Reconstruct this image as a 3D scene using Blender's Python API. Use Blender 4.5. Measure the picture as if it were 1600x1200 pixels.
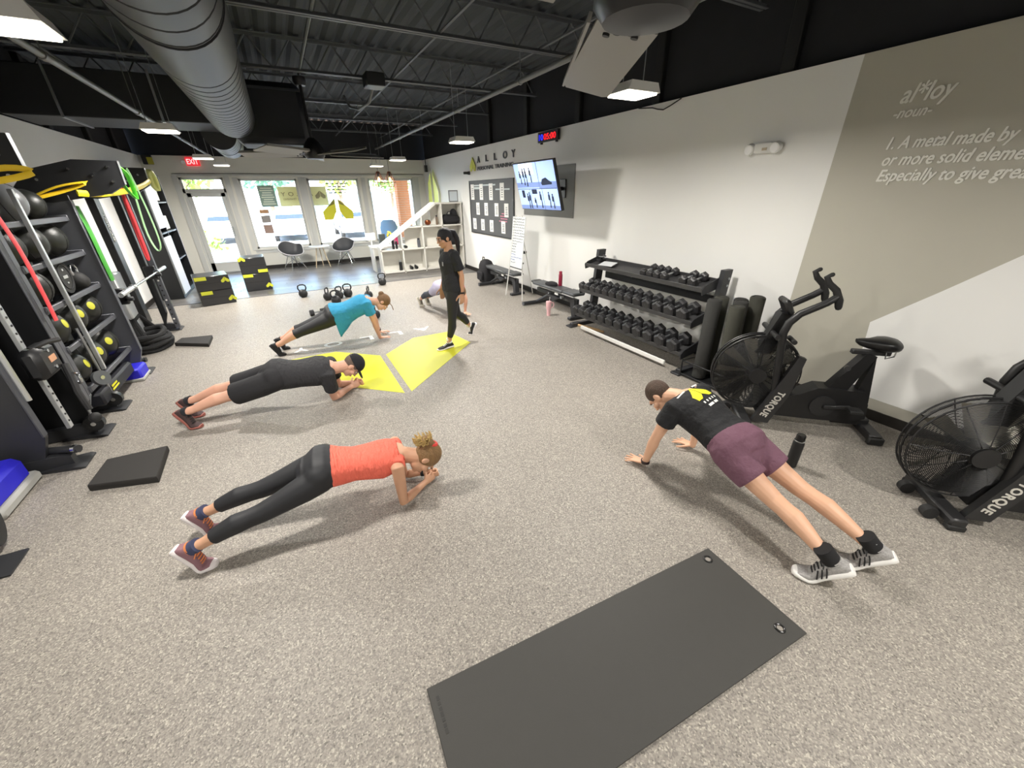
import bpy, bmesh, math, random
from mathutils import Vector as V, Matrix as M
from mathutils.bvhtree import BVHTree
random.seed(7)
PI = math.pi
scene = bpy.context.scene
col = scene.collection
for o in list(bpy.data.objects):
    bpy.data.objects.remove(o, do_unlink=True)
# ---------------------------------------------------------------- camera, sky, sun, exposure
YAW, PITCH, ROLL, CAMH = math.radians(28.31), math.radians(26.38), math.radians(-1.02), 2.05
fw = V((math.sin(YAW) * math.cos(PITCH), math.cos(YAW) * math.cos(PITCH), -math.sin(PITCH)))
r0 = V((math.cos(YAW), -math.sin(YAW), 0)); u0 = r0.cross(fw)
rr = r0 * math.cos(ROLL) + u0 * math.sin(ROLL); uu = u0 * math.cos(ROLL) - r0 * math.sin(ROLL)
cd = bpy.data.cameras.new('camera'); cam = bpy.data.objects.new('camera', cd); col.objects.link(cam)
cam.matrix_world = M(((rr.x, uu.x, -fw.x, 0), (rr.y, uu.y, -fw.y, 0), (rr.z, uu.z, -fw.z, CAMH), (0, 0, 0, 1)))
cd.sensor_fit = 'HORIZONTAL'; cd.sensor_width = 36; cd.lens = 606.5 * 36 / 1600
cd.clip_start = 0.05; cd.clip_end = 300
scene.camera = cam
w = bpy.data.worlds.new('sky'); scene.world = w; w.use_nodes = True
nt = w.node_tree; bg = nt.nodes['Background']
sky = nt.nodes.new('ShaderNodeTexSky'); sky.sky_type = 'NISHITA'; sky.sun_disc = False
sky.sun_elevation = math.radians(52); sky.sun_rotation = math.radians(200); sky.air_density = 1.0; sky.dust_density = 2.0
nt.links.new(sky.outputs[0], bg.inputs[0]); bg.inputs[1].default_value = 3.4
sd = bpy.data.lights.new('sun', 'SUN'); sd.energy = 45; sd.angle = math.radians(0.6); sd.color = (1, .95, .87)
sun = bpy.data.objects.new('sun', sd); col.objects.link(sun)
sun.rotation_euler = V((0.25, 0.62, -0.9)).to_track_quat('-Z', 'Y').to_euler()
LAMP_W = 72.0
vs = scene.view_settings
vs.view_transform = 'Standard'; vs.look = 'None'; vs.gamma = 1; vs.use_curve_mapping = False; vs.exposure = 0.0
scene.display_settings.display_device = 'sRGB'

# ---------------------------------------------------------------- materials
def lin(c):
    if isinstance(c, str):
        c = tuple(int(c[i:i + 2], 16) / 255 for i in (0, 2, 4))
    return tuple(x / 12.92 if x <= .04045 else ((x + .055) / 1.055) ** 2.4 for x in c) + (1,)
MT = {}
def mat(name, c, rough=.5, metal=0., spec=.5, emit=None, es=0, var=0, vscale=20, bump=0, bscale=200, stretch=None, coat=0):
    if name in MT: return MT[name]
    m = bpy.data.materials.new(name); m.use_nodes = True; MT[name] = m
    n = m.node_tree; b = n.nodes['Principled BSDF']
    col_ = lin(c)
    b.inputs['Base Color'].default_value = col_; b.inputs['Roughness'].default_value = rough
    b.inputs['Metallic'].default_value = metal; b.inputs['Specular IOR Level'].default_value = spec
    b.inputs['Coat Weight'].default_value = coat
    if emit: b.inputs['Emission Color'].default_value = lin(emit); b.inputs['Emission Strength'].default_value = es
    if var or bump:
        tc = n.nodes.new('ShaderNodeTexCoord'); mp = n.nodes.new('ShaderNodeMapping')
        n.links.new(tc.outputs['Object'], mp.inputs[0])
        if stretch: mp.inputs['Scale'].default_value = stretch
        if var:
            t = n.nodes.new('ShaderNodeTexNoise'); t.inputs['Scale'].default_value = vscale; t.inputs['Detail'].default_value = 4
            n.links.new(mp.outputs[0], t.inputs['Vector'])
            mx = n.nodes.new('ShaderNodeMix'); mx.data_type = 'RGBA'
            mx.inputs['A'].default_value = tuple(x * (1 - var) for x in col_[:3]) + (1,)
            mx.inputs['B'].default_value = tuple(min(1, x * (1 + var)) for x in col_[:3]) + (1,)
            n.links.new(t.outputs[0], mx.inputs['Factor']); n.links.new(mx.outputs['Result'], b.inputs['Base Color'])
        if bump:
            t2 = n.nodes.new('ShaderNodeTexNoise'); t2.inputs['Scale'].default_value = bscale; t2.inputs['Detail'].default_value = 3
            n.links.new(mp.outputs[0], t2.inputs['Vector'])
            bp = n.nodes.new('ShaderNodeBump'); bp.inputs['Strength'].default_value = bump; bp.inputs['Distance'].default_value = .02
            n.links.new(t2.outputs[0], bp.inputs['Height']); n.links.new(bp.outputs[0], b.inputs['Normal'])
    return m
def rubber_floor():
    m = bpy.data.materials.new('speckled_rubber'); m.use_nodes = True; n = m.node_tree; b = n.nodes['Principled BSDF']
    tc = n.nodes.new('ShaderNodeTexCoord')
    v = n.nodes.new('ShaderNodeTexVoronoi'); v.inputs['Scale'].default_value = 150; v.inputs['Randomness'].default_value = 1
    n.links.new(tc.outputs['Object'], v.inputs['Vector'])
    rp = n.nodes.new('ShaderNodeValToRGB'); rp.color_ramp.interpolation = 'CONSTANT'
    e = rp.color_ramp.elements
    e[0].position = 0; e[0].color = lin('85807a'); e[1].position = .22; e[1].color = lin('938d85')
    for p, c in ((.48, '9e988f'), (.74, 'aca59b'), (.90, 'c0b9ad'), (.965, '726d67')):
        k = e.new(p); k.color = lin(c)
    sp = n.nodes.new('ShaderNodeSeparateColor'); n.links.new(v.outputs['Color'], sp.inputs[0])
    n.links.new(sp.outputs[0], rp.inputs[0])
    no = n.nodes.new('ShaderNodeTexNoise'); no.inputs['Scale'].default_value = 1.1; no.inputs['Detail'].default_value = 5
    n.links.new(tc.outputs['Object'], no.inputs['Vector'])
    mr = n.nodes.new('ShaderNodeMapRange'); mr.inputs[3].default_value = .84; mr.inputs[4].default_value = .97
    n.links.new(no.outputs[0], mr.inputs[0])
    mx = n.nodes.new('ShaderNodeMix'); mx.data_type = 'RGBA'; mx.blend_type = 'MULTIPLY'; mx.inputs['Factor'].default_value = 1
    n.links.new(rp.outputs[0], mx.inputs['A']); n.links.new(mr.outputs[0], mx.inputs['B'])
    n.links.new(mx.outputs['Result'], b.inputs['Base Color'])
    b.inputs['Roughness'].default_value = .52; b.inputs['Specular IOR Level'].default_value = .45
    bp = n.nodes.new('ShaderNodeBump'); bp.inputs['Strength'].default_value = .25; bp.inputs['Distance'].default_value = .004
    n.links.new(v.outputs['Distance'], bp.inputs['Height']); n.links.new(bp.outputs[0], b.inputs['Normal'])
    return m
def glass_mat():
    m = bpy.data.materials.new('window_glass'); m.use_nodes = True; n = m.node_tree; n.nodes.clear()
    out = n.nodes.new('ShaderNodeOutputMaterial'); tr = n.nodes.new('ShaderNodeBsdfTransparent'); gl = n.nodes.new('ShaderNodeBsdfGlossy')
    tr.inputs[0].default_value = (.93, .96, .96, 1); gl.inputs['Roughness'].default_value = .01
    fr = n.nodes.new('ShaderNodeFresnel'); fr.inputs[0].default_value = 1.45; mx = n.nodes.new('ShaderNodeMixShader')
    n.links.new(fr.outputs[0], mx.inputs[0]); n.links.new(tr.outputs[0], mx.inputs[1]); n.links.new(gl.outputs[0], mx.inputs[2])
    n.links.new(mx.outputs[0], out.inputs[0]); return m

# ---------------------------------------------------------------- mesh helper
class MB:
    def __init__(s): s.v = []; s.f = []; s.m = []
    def add(s, vs_, fs, mi=0, xf=None):
        k = len(s.v)
        for p in vs_:
            p = V(p); s.v.append(xf @ p if xf else p)
        for f in fs: s.f.append([k + i for i in f]); s.m.append(mi)
        return s
    def box(s, c, d, mi=0, rz=0, b=0, xf=None):
        hx, hy, hz = d[0] / 2, d[1] / 2, d[2] / 2
        T = M.Translation(V(c)) @ M.Rotation(rz, 4, 'Z')
        if xf: T = xf @ T
        if b <= 0:
            vs_ = [(x * hx, y * hy, z * hz) for x in (-1, 1) for y in (-1, 1) for z in (-1, 1)]
            fs = [(0, 1, 3, 2), (4, 6, 7, 5), (0, 4, 5, 1), (2, 3, 7, 6), (0, 2, 6, 4), (1, 5, 7, 3)]
            return s.add(vs_, fs, mi, T)
        b = min(b, hx * .9, hy * .9, hz * .9); H = (hx, hy, hz)
        vs_ = []; ix = {}
        for x in (-1, 1):
            for y in (-1, 1):
                for z in (-1, 1):
                    for a in range(3):
                        sg = (x, y, z)
                        ix[(sg, a)] = len(vs_)
                        vs_.append([sg[i] * (H[i] if i == a else H[i] - b) for i in range(3)])
        fs = []
        for a in range(3):
            o1, o2 = [i for i in range(3) if i != a]
            for sg in (-1, 1):
                q = []
                for (p1, p2) in ((-1, -1), (1, -1), (1, 1), (-1, 1)):
                    t = [0, 0, 0]; t[a] = sg; t[o1] = p1; t[o2] = p2; q.append(ix[(tuple(t), a)])
                fs.append(q)
            for p1 in (-1, 1):
                for p2 in (-1, 1):
                    t = [0, 0, 0]; t[o1] = p1; t[o2] = p2
                    c1 = list(t); c1[a] = -1; c2 = list(t); c2[a] = 1
                    fs.append([ix[(tuple(c1), o1)], ix[(tuple(c2), o1)], ix[(tuple(c2), o2)], ix[(tuple(c1), o2)]])
        for x in (-1, 1):
            for y in (-1, 1):
                for z in (-1, 1): fs.append([ix[((x, y, z), a)] for a in range(3)])
        return s.add(vs_, fs, mi, T)
    def loft(s, rings, mi=0, cap=True, xf=None, closed=False):
        n = len(rings[0]); vs_ = [p for r in rings for p in r]; fs = []
        L = len(rings)
        for i in range(L if closed else L - 1):
            a = i * n; c = ((i + 1) % L) * n
            for j in range(n):
                k = (j + 1) % n; fs.append((a + j, a + k, c + k, c + j))
        if cap and not closed:
            fs.append(list(range(n))[::-1]); fs.append([(L - 1) * n + j for j in range(n)])
        return s.add(vs_, fs, mi, xf)
    def tube(s, pts, r, n=8, mi=0, closed=False, cap=True, xf=None, flat=1.0, up=None, rnd=False):
        pts = [V(p) for p in pts]; R = list(r) if isinstance(r, (list, tuple)) else [r] * len(pts)
        if rnd and not closed:
            d0 = (pts[0] - pts[1]).normalized(); d1 = (pts[-1] - pts[-2]).normalized(); a, b = R[0], R[-1]
            pts = [pts[0] + d0 * a * .95, pts[0] + d0 * a * .7] + pts + [pts[-1] + d1 * b * .7, pts[-1] + d1 * b * .95]
            R = [a * .25, a * .72] + R + [b * .72, b * .25]
        L = len(pts); rings = []; N = None
        for i in range(L):
            if closed: t = pts[(i + 1) % L] - pts[i - 1]
            else: t = pts[min(i + 1, L - 1)] - pts[max(i - 1, 0)]
            t.normalize()
            if N is None:
                q = V(up) if up else (V((0, 0, 1)) if abs(t.z) < .9 else V((1, 0, 0)))
                N = (q - t * q.dot(t)).normalized()
            else:
                N = N - t * N.dot(t)
                N = N.normalized() if N.length > 1e-6 else t.orthogonal().normalized()
            B = t.cross(N)
            rings.append([pts[i] + N * R[i] * math.cos(2 * PI * j / n) + B * R[i] * flat * math.sin(2 * PI * j / n) for j in range(n)])
        return s.loft(rings, mi, cap, xf, closed)
    def cyl(s, a, b, r, n=16, mi=0, r2=None, xf=None): return s.tube([a, b], [r, r if r2 is None else r2], n, mi, xf=xf)
    def lathe(s, prof, n=20, mi=0, xf=None, cap=True):
        return s.loft([[(r * math.cos(2 * PI * j / n), r * math.sin(2 * PI * j / n), z) for j in range(n)] for r, z in prof], mi, cap, xf)
    def prism(s, poly, h, mi=0, xf=None):
        n = len(poly); vs_ = [(x, y, 0) for x, y in poly] + [(x, y, h) for x, y in poly]
        fs = [list(range(n))[::-1], [n + i for i in range(n)]] + [(i, (i + 1) % n, n + (i + 1) % n, n + i) for i in range(n)]
        return s.add(vs_, fs, mi, xf)
    def ball(s, c, r, nu=16, nv=10, mi=0, xf=None, rot=None):
        R = r if isinstance(r, (list, tuple)) else (r, r, r); c = V(c); rings = []
        for i in range(1, nv):
            a = PI * i / nv; rg = []
            for j in range(nu):
                p = V((R[0] * math.sin(a) * math.cos(2 * PI * j / nu), R[1] * math.sin(a) * math.sin(2 * PI * j / nu), R[2] * math.cos(a)))
                rg.append(c + (rot @ p if rot else p))
            rings.append(rg)
        k = len(s.v); s.loft(rings, mi, False, xf)
        t = V((0, 0, R[2])); t = rot @ t if rot else t
        s.add([c + t] + rings[0], [(0, j + 1, (j + 1) % nu + 1) for j in range(nu)], mi, xf)
        s.add([c - t] + rings[-1], [(0, (j + 1) % nu + 1, j + 1) for j in range(nu)], mi, xf)
        return s
    def ring(s, c, R, r, axis=(0, 0, 1), n=28, m=8, mi=0, xf=None):
        ax = V(axis).normalized(); e = ax.orthogonal().normalized(); f = ax.cross(e); c = V(c)
        return s.tube([c + e * R * math.cos(2 * PI * i / n) + f * R * math.sin(2 * PI * i / n) for i in range(n)], r, m, mi, closed=True, xf=xf)
    def mesh(s, name, mats, smooth=38, weld=1e-5):
        me = bpy.data.meshes.new(name); me.from_pydata([tuple(p) for p in s.v], [], s.f)
        if not isinstance(mats, (list, tuple)): mats = [mats]
        for m in mats: me.materials.append(m)
        for p, mi in zip(me.polygons, s.m): p.material_index = mi
        bm = bmesh.new(); bm.from_mesh(me)
        if weld: bmesh.ops.remove_doubles(bm, verts=bm.verts, dist=weld)
        bmesh.ops.recalc_face_normals(bm, faces=bm.faces); bm.to_mesh(me); bm.free()
        if smooth:
            me.polygons.foreach_set('use_smooth', [True] * len(me.polygons)); me.set_sharp_from_angle(angle=math.radians(smooth))
        me.update(); return me
    def build(s, name, mats, parent=None, world=False, smooth=38, kind=None, label=None):
        if world and parent is not None:
            T = root_matrix(parent).inverted(); s.v = [T @ p for p in s.v]
        o = bpy.data.objects.new(name, s.mesh(name, mats, smooth)); col.objects.link(o)
        if parent is not None: o.parent = parent
        if kind: o['kind'] = kind
        if label: o['label'] = label
        return o
def root_matrix(o):
    m = M.Identity(4)
    while o is not None:
        m = (M.Translation(o.location) @ o.rotation_euler.to_matrix().to_4x4()) @ m; o = o.parent
    return m
def tag(o, label, cat, group=None, kind=None):
    o['label'] = label; o['category'] = cat
    if group: o['group'] = group
    if kind: o['kind'] = kind
    return o
def thing(name, label, cat, loc=(0, 0, 0), rz=0, group=None):
    o = bpy.data.objects.new(name, None); col.objects.link(o); o.empty_display_size = .1
    o.location = loc; o.rotation_euler = (0, 0, rz)
    return tag(o, label, cat, group)
def struct(mb, name, mats, parent=None, label=None, cat=None, smooth=30, world=False):
    o = mb.build(name, mats, parent, world, smooth)
    if parent is None:
        o['kind'] = 'structure'
        if label: tag(o, label, cat or 'wall')
    return o
KIDS = {}
def children(o): return [c for c in bpy.data.objects if c.parent == o]
def dup(root, loc, rz=0, label=None, group=None, tree=None):
    tree = tree or [(c, children(c)) for c in children(root)]
    r = root.copy(); col.objects.link(r); r.location = loc; r.rotation_euler = (0, 0, rz)
    if label: r['label'] = label
    if group: r['group'] = group
    for c, g in tree:
        k = c.copy(); col.objects.link(k); k.parent = r
        for d in g:
            q = d.copy(); col.objects.link(q); q.parent = k
    return r
def tree_of(root): return [(c, children(c)) for c in children(root)]
ORD = ['first', 'second', 'third', 'fourth', 'fifth', 'sixth', 'seventh', 'eighth', 'ninth', 'tenth', 'eleventh', 'twelfth', 'thirteenth', 'fourteenth']
def frame(o, x, y):            # matrix whose local X and Y are the given world directions
    x = V(x).normalized(); y = V(y); y = (y - x * y.dot(x)).normalized(); z = x.cross(y); o = V(o)
    return M(((x.x, y.x, z.x, o.x), (x.y, y.y, z.y, o.y), (x.z, y.z, z.z, o.z), (0, 0, 0, 1)))
def text_mesh(s, size, depth=.002, shear=0, bold=0, align='LEFT', space=1.0):
    c = bpy.data.curves.new('txt', 'FONT'); c.body = s; c.size = size; c.extrude = depth; c.shear = shear; c.align_x = align
    c.space_character = space; c.resolution_u = 3
    o = bpy.data.objects.new('txt', c); col.objects.link(o)
    me = bpy.data.meshes.new_from_object(o.evaluated_get(bpy.context.evaluated_depsgraph_get()))
    bpy.data.objects.remove(o, do_unlink=True); bpy.data.curves.remove(c)
    if bold:                                   # heavier strokes: the glyphs overlaid with a slight shift
        bm = bmesh.new()
        for dx, dy, dz in ((-bold, 0, 0), (bold, 0, 1e-4), (0, -bold * .7, 2e-4), (0, bold * .7, 3e-4)):
            k = len(bm.verts); bm.from_mesh(me); bm.verts.ensure_lookup_table()
            for v in bm.verts[k:]: v.co += V((dx, dy, dz))
        bm.to_mesh(me); bm.free()
    return me
def text(s, name, m, parent, xf, size, width=None, **kw):
    me = text_mesh(s, size, **kw)
    if width:
        xs = [v.co.x for v in me.vertices]; k = width / (max(xs) - min(xs)); x0 = min(xs)
        for v in me.vertices: v.co.x = (v.co.x - x0) * k
    T = xf
    if parent is not None: T = root_matrix(parent).inverted() @ xf
    me.transform(T); me.materials.clear(); me.materials.append(m); me.name = name
    o = bpy.data.objects.new(name, me); col.objects.link(o)
    if parent is not None: o.parent = parent
    return o
LEAF = [(.04, .49), (.04, 1.81), (1.27, .66), (1.15, 0), (.57, 0)]
def leaves(k): return [[(x * k, y * k) for x, y in LEAF], [(-x * k, y * k) for x, y in LEAF][::-1]]
black = mat('black_steel', '1c1d1f', .42, .0, var=.1); dark = mat('charcoal_steel', '2c2d30', .45)
grey = mat('grey_powdercoat', '515359', .45); rub = mat('black_rubber', '222222', .7, bump=.15, bscale=150)
white = mat('white_paint', 'e4e4e0', .5); chrome = mat('chrome', 'cfd2d4', .2, 1.0); steel = mat('brushed_steel', 'a8abae', .35, .9)
plastic = mat('black_plastic', '18181a', .4); vinyl = mat('black_vinyl', '2a2a2c', .5, bump=.1, bscale=250)
yellow = mat('bright_yellow', 'e3dc1e', .55); glassm = glass_mat(); paper = mat('white_paper', 'eeeeea', .7)
# ================================================================ SETTING
XR, XL, YB, YF, ZT, ZD, YC = 4.604, -2.85, 14.6, -2.3, 3.036, 4.0, 10.5
wallm = mat('warm_white_wall', 'e9e9e6', .6, var=.02, vscale=2); blackw = mat('black_wall_paint', '2a2b2e', .8, spec=.2, var=.15, vscale=3)
taupe = mat('taupe_mural', 'b6b3a6', .6, var=.03, vscale=3); basem = mat('dark_baseboard', '26231f', .5); ceilm = mat('black_deck_paint', '4a4e52', .85, spec=.15)
joistm = mat('black_joist_paint', '585c60', .55); alum = mat('pale_window_frame', 'c9cac6', .5)
# floor: rubber sheet over slab, with vinyl planks let into the lobby end
mb = MB(); mb.box(((XL + XR) / 2, (YF + YC) / 2, -.05), (XR - XL, YC - YF, .1))
fl = struct(mb, 'floor', rubber_floor(), label='grey speckled rubber gym floor with planked lobby end', cat='floor')
mb = MB(); mb.box(((XL + XR) / 2, (YC + YB) / 2 + .1, -.06), (XR - XL, YB - YC + .2, .1)); mb.build('plank_bed', mat('plank_joint', '3a3a3c', .8), fl)
pl = [mat('vinyl_plank_%d' % i, c, .3, var=.14, vscale=5, stretch=(1, 9, 1), spec=.7) for i, c in enumerate(('686664', '5d5c5b', '73716e'))]
pm = {}
rnd = random.Random(3); pw = .2; nrow = 21
for i in range(nrow):
    y0 = YC + .005 + i * pw; x = XL - rnd.random() * 1.1
    while x < XR:
        a, b = max(x, XL), min(x + 1.22, XR)
        if b - a > .05:
            k = (round(b - a, 2), rnd.randrange(3))
            if k not in pm:
                m_ = MB(); m_.box((0, 0, -.004), (b - a - .004, pw - .004, .012), b=.0015); pm[k] = m_.mesh('vinyl_plank', pl[k[1]])
            o = bpy.data.objects.new('vinyl_plank', pm[k]); col.objects.link(o); o.parent = fl; o.location = ((a + b) / 2, y0 + pw / 2, 0)
        x += 1.22
mb = MB(); mb.box(((XL + XR) / 2, YC, .003), (XR - XL, .035, .006), b=.002); mb.build('transition_strip', grey, fl)
# right wall: white furred-out lower wall, black wall above
mb = MB(); L = YB - YF
mb.box((XR + .09, (YB + YF) / 2, ZT / 2), (.18, L, ZT), 0); mb.box((XR + .14, (YB + YF) / 2, (ZT + ZD) / 2), (.12, L, ZD - ZT), 1)
wr = struct(mb, 'wall_right', [wallm, blackw], label='long white right wall with black band above and grey mural', cat='wall')
mb = MB(); mb.add([(XR - .003, y, z) for y, z in ((2.2, 0.1), (2.2, ZT), (YF, ZT), (YF, .1))], [(0, 1, 2, 3)]); mb.build('mural_field', taupe, wr)
mb = MB()
mb.add([(XR - .006, y, z) for y, z in ((1.41, .207), (1.47, .905), (1.107, 1.257), (.35, 2.02), (-.9, 2.02), (YF, .95), (YF, .207))], [range(7)])
mb.build('mural_leaf', wallm, wr)
for y in (9.5, 7.83, 6.17, 4.5, 2.85):
    mb = MB(); mb.box((XR + .06, y, (ZT + ZD) / 2 + .005), (.11, .13, ZD - ZT - .02), b=.01); mb.build('pilaster', mat('black_pilaster', '101113', .7), wr)
wt = mat('mural_lettering', 'e9e8e0', .6)
RWX = lambda y, z, off=.008: frame((XR - off, y, z), (0, -1, 0), (0, 0, 1))
text('al*loy', 'lettering', wt, wr, RWX(1.838, 2.636), .175, shear=.28, bold=.0035, width=.325)
text('-noun-', 'lettering', wt, wr, RWX(1.85, 2.535), .105, shear=.28, bold=.0025, width=.24)
text('1. A metal made by', 'lettering', wt, wr, RWX(1.82, 2.316), .125, shear=.28, bold=.0035, width=.735)
text('or more solid elements.', 'lettering', wt, wr, RWX(1.813, 2.196), .125, shear=.28, bold=.0035, width=.93)
text('Especially to give greater', 'lettering', wt, wr, RWX(1.812, 2.078), .125, shear=.28, bold=.0035, width=.985)
# left wall
mb = MB(); mb.box((XL - .09, (YB + YF) / 2, ZT / 2), (.18, L, ZT), 0); mb.box((XL - .14, (YB + YF) / 2, (ZT + ZD) / 2), (.12, L, ZD - ZT), 1)
wl = struct(mb, 'wall_left', [wallm, blackw], label='white left wall behind the training racks', cat='wall')
for y in (9.9, 11.6, 13.2):
    mb = MB(); mb.box((XL - .06, y, (ZT + ZD) / 2 + .005), (.11, .15, ZD - ZT - .02), b=.01); mb.build('pilaster', mat('black_pilaster', '101113', .7), wl)
mb = MB(); mb.box(((XL + XR) / 2, YF - .09, ZD / 2), (XR - XL + .4, .18, ZD)); struct(mb, 'wall_front', wallm, label='plain white wall behind the camera', cat='wall')
# back wall with openings
OPEN = [(-2.18, -1.18, 0, 2.53), (-.83, .66, .60, 2.5), (.94, 2.42, .60, 2.5), (2.72, 4.2, .60, 2.5)]
mb = MB(); xs = [XL - .18]
bw = lambda x0, x1, z0, z1, mi=0, y=YB, t=.2: mb.box(((x0 + x1) / 2, y + t / 2, (z0 + z1) / 2), (x1 - x0, t, z1 - z0), mi)
x = XL - .18
for a, b, z0, z1 in OPEN:
    bw(x, a, 0, ZT); bw(a, b, z1, ZT)
    if z0 > 0: bw(a, b, 0, z0)
    x = b
bw(x, XR + .18, 0, ZT); bw(XL - .18, XR + .18, ZT, ZD, 1, YB + .06, .14)
wb = struct(mb, 'wall_back', [mat('front_wall_paint', 'e0ded4', .6), blackw], label='street wall with door and three large windows', cat='wall')
# ceiling: ribbed deck, joists, bridging
mb = MB(); ceil = None; prof = []; x = XL - .3
while x < XR + .3:
    prof += [(x, ZD + .04), (x + .05, ZD), (x + .12, ZD), (x + .17, ZD + .04)]; x += .2
vs_ = [(px, YF - .2, pz) for px, pz in prof] + [(px, YB + .4, pz) for px, pz in prof]; n = len(prof)
mb.add(vs_, [(i, i + 1, n + i + 1, n + i) for i in range(n - 1)])
mb.box(((XL + XR) / 2, (YF + YB) / 2, ZD + .12), (XR - XL + 1, L + 1, .1))
ceil = struct(mb, 'ceiling', ceilm, label='black ribbed metal roof deck on open joists', cat='ceiling', smooth=0)
rodm = MB(); rodm.tube([(0, 0, 0), (.25, 0, .34)], .011, 6); rod_a = rodm.mesh('web_rod', joistm)
rodm = MB(); rodm.tube([(0, 0, .34), (.25, 0, 0)], .011, 6); rod_b = rodm.mesh('web_rod', joistm)
chm = MB()
for dy in (-.028, .028):
    for z, dz in ((0, 1), (.37, -1)):
        chm.box((0, dy, z), (XR - XL - .02, .036, .008)); chm.box((0, dy * .45, z + dz * .018), (XR - XL - .02, .006, .036))
chord = chm.mesh('roof_joist', joistm, 0)
for y in (-.9, 1.15, 3.2, 5.25, 7.4, 9.45, 11.3, 13.3):
    j = bpy.data.objects.new('roof_joist', chord); col.objects.link(j); j.parent = ceil; j.location = ((XL + XR) / 2, y, 3.6)
    for k in range(14):
        for me, dx in ((rod_a, 0), (rod_b, .25)):
            o = bpy.data.objects.new('web_rod', me); col.objects.link(o); o.parent = j; o.location = (-(XR - XL) / 2 + .12 + k * .52 + dx, 0, .015)
for x in (-2.0, -.6, .7, 2.0, 3.3):
    mb = MB(); mb.tube([(x, YF, 3.635), (x, YB, 3.635)], .016, 6); mb.build('bridging_rod', joistm, ceil)
# baseboards
mb = MB(); mb.box((XR - .008, (YB + YF) / 2, .05), (.016, L, .1)); struct(mb, 'baseboard_right', basem)
mb = MB(); mb.box((XL + .008, (YB + YF) / 2, .05), (.016, L, .1)); struct(mb, 'baseboard_left', basem)
mb = MB(); mb.box((1.72, YB - .008, .055), (XR + 1.17, .016, .11)); struct(mb, 'baseboard_back', basem)
# trims
mb = MB(); mb.box((1.14, YB - .014, 2.585), (6.85, .028, .05)); struct(mb, 'trim_1', alum)
mb = MB(); mb.box((1.14, YB - .006, 2.62), (6.85, .012, .012)); struct(mb, 'trim_2', mat('shadow_gap', '6d6c66', .7))
mb = MB(); mb.box((1.86, YB - .02, .575), (5.5, .04, .03)); mb.box((1.86, YB - .008, .52), (5.5, .016, .08)); struct(mb, 'trim_3', alum)
k = 4
for x in (-2.25, -1.09, -.9, .8, 2.57, 4.28):
    mb = MB()
    mb.box((x, YB - .012, 1.55 if x > -1 else 1.28), (.12 if abs(x) > .85 and x < 4 else .2, .024, 1.95 if x > -1 else 2.56))
    if x in (.8, 2.57): mb.box((x, YB - .03, 1.55), (.03, .02, 1.95))
    struct(mb, 'trim_%d' % k, alum); k += 1
def window(i, a, b, z0, z1, door=False):
    mb = MB(); t = .055; y = YB + .1
    W = mb.box(((a + b) / 2, y, z1 - t / 2), (b - a, .09, t)).box((a + t / 2, y, (z0 + z1) / 2), (t, .09, z1 - z0)).box((b - t / 2, y, (z0 + z1) / 2), (t, .09, z1 - z0))
    if not door: mb.box(((a + b) / 2, y, z0 + t / 2), (b - a, .09, t))
    else: mb.box(((a + b) / 2, y, 2.2), (b - a, .09, .1))
    o = struct(mb, ('door_%d' if door else 'window_%d') % i, alum, label=('glazed white street door under a transom' if door else
        ['window nearest the door with sticker and banner behind', 'middle window with yellow leaf decal', 'right-hand window with brick pillar outside'][i - 1]), cat='door' if door else 'window')
    g = MB()
    if door:
        g.box(((a + b) / 2, y, 2.37), (b - a - .1, .008, .24)); g.build('transom_pane', glassm, o)
        d = MB(); x0, x1 = a + .06, b - .06; s = .1
        d.box((x0 + s / 2, y, 1.08), (s, .05, 2.14), b=.005).box((x1 - s / 2, y, 1.08), (s, .05, 2.14), b=.005).box(((x0 + x1) / 2, y, 2.1), (x1 - x0, .05, s), b=.005).box(((x0 + x1) / 2, y, .15), (x1 - x0, .05, .28), b=.005)
        lf = d.build('door_leaf', alum, o)
        g = MB(); g.box(((x0 + x1) / 2, y, 1.17), (x1 - x0 - .18, .008, 1.78)); g.build('pane', glassm, lf)
        h = MB(); h.tube([(x1 - .05, y - .03, 1.0), (x1 - .05, y - .09, 1.0), (x1 - .05, y - .09, 1.25), (x1 - .05, y - .03, 1.25)], .012); h.build('door_handle', steel, lf)
        h = MB(); h.box(((a + b) / 2, YB + .02, .008), (b - a, .2, .016)); h.build('threshold', steel, o)
    else:
        g.box(((a + b) / 2, y, (z0 + z1) / 2), (b - a - .1, .008, z1 - z0 - .1)); g.build('pane', glassm, o)
    return o
door = window(1, *OPEN[0], door=True)
WN = [window(i + 1, *OPEN[i + 1]) for i in range(3)]
# ================================================================ OUTSIDE
mb = MB(); mb.box((1, YB + 2.2, -.06), (40, 4.0, .1)); o = struct(mb, 'sidewalk', mat('concrete', 'b9b4aa', .85, var=.1, vscale=3), label='pale concrete sidewalk outside the windows', cat='sidewalk')
mb = MB(); mb.box((1, 50, -.16), (120, 62, .1)); o = struct(mb, 'parking_lot', mat('asphalt', '8f8f90', .9, var=.1, vscale=6), label='sunlit asphalt parking lot outside', cat='parking lot')
mb = MB(); mb.box((1, YB + 1.5, 3.1), (30, 2.8, .25)); o = struct(mb, 'porch_roof', mat('porch_wood', 'b98a63', .7), label='covered walkway roof outside the windows', cat='roof')
brk = mat('orange_brick', 'c07a4c', .8, var=.12, vscale=9); mort = mat('mortar', 'b3a392', .9)
p = thing('brick_pillar', 'orange brick pillar standing outside the right-hand window', 'pillar', (4.1, YB + 1.3, -.01))
mb = MB(); mb.box((0, 0, 1.48), (.4, .4, 2.97)); mb.build('mortar_core', mort, p)
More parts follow.
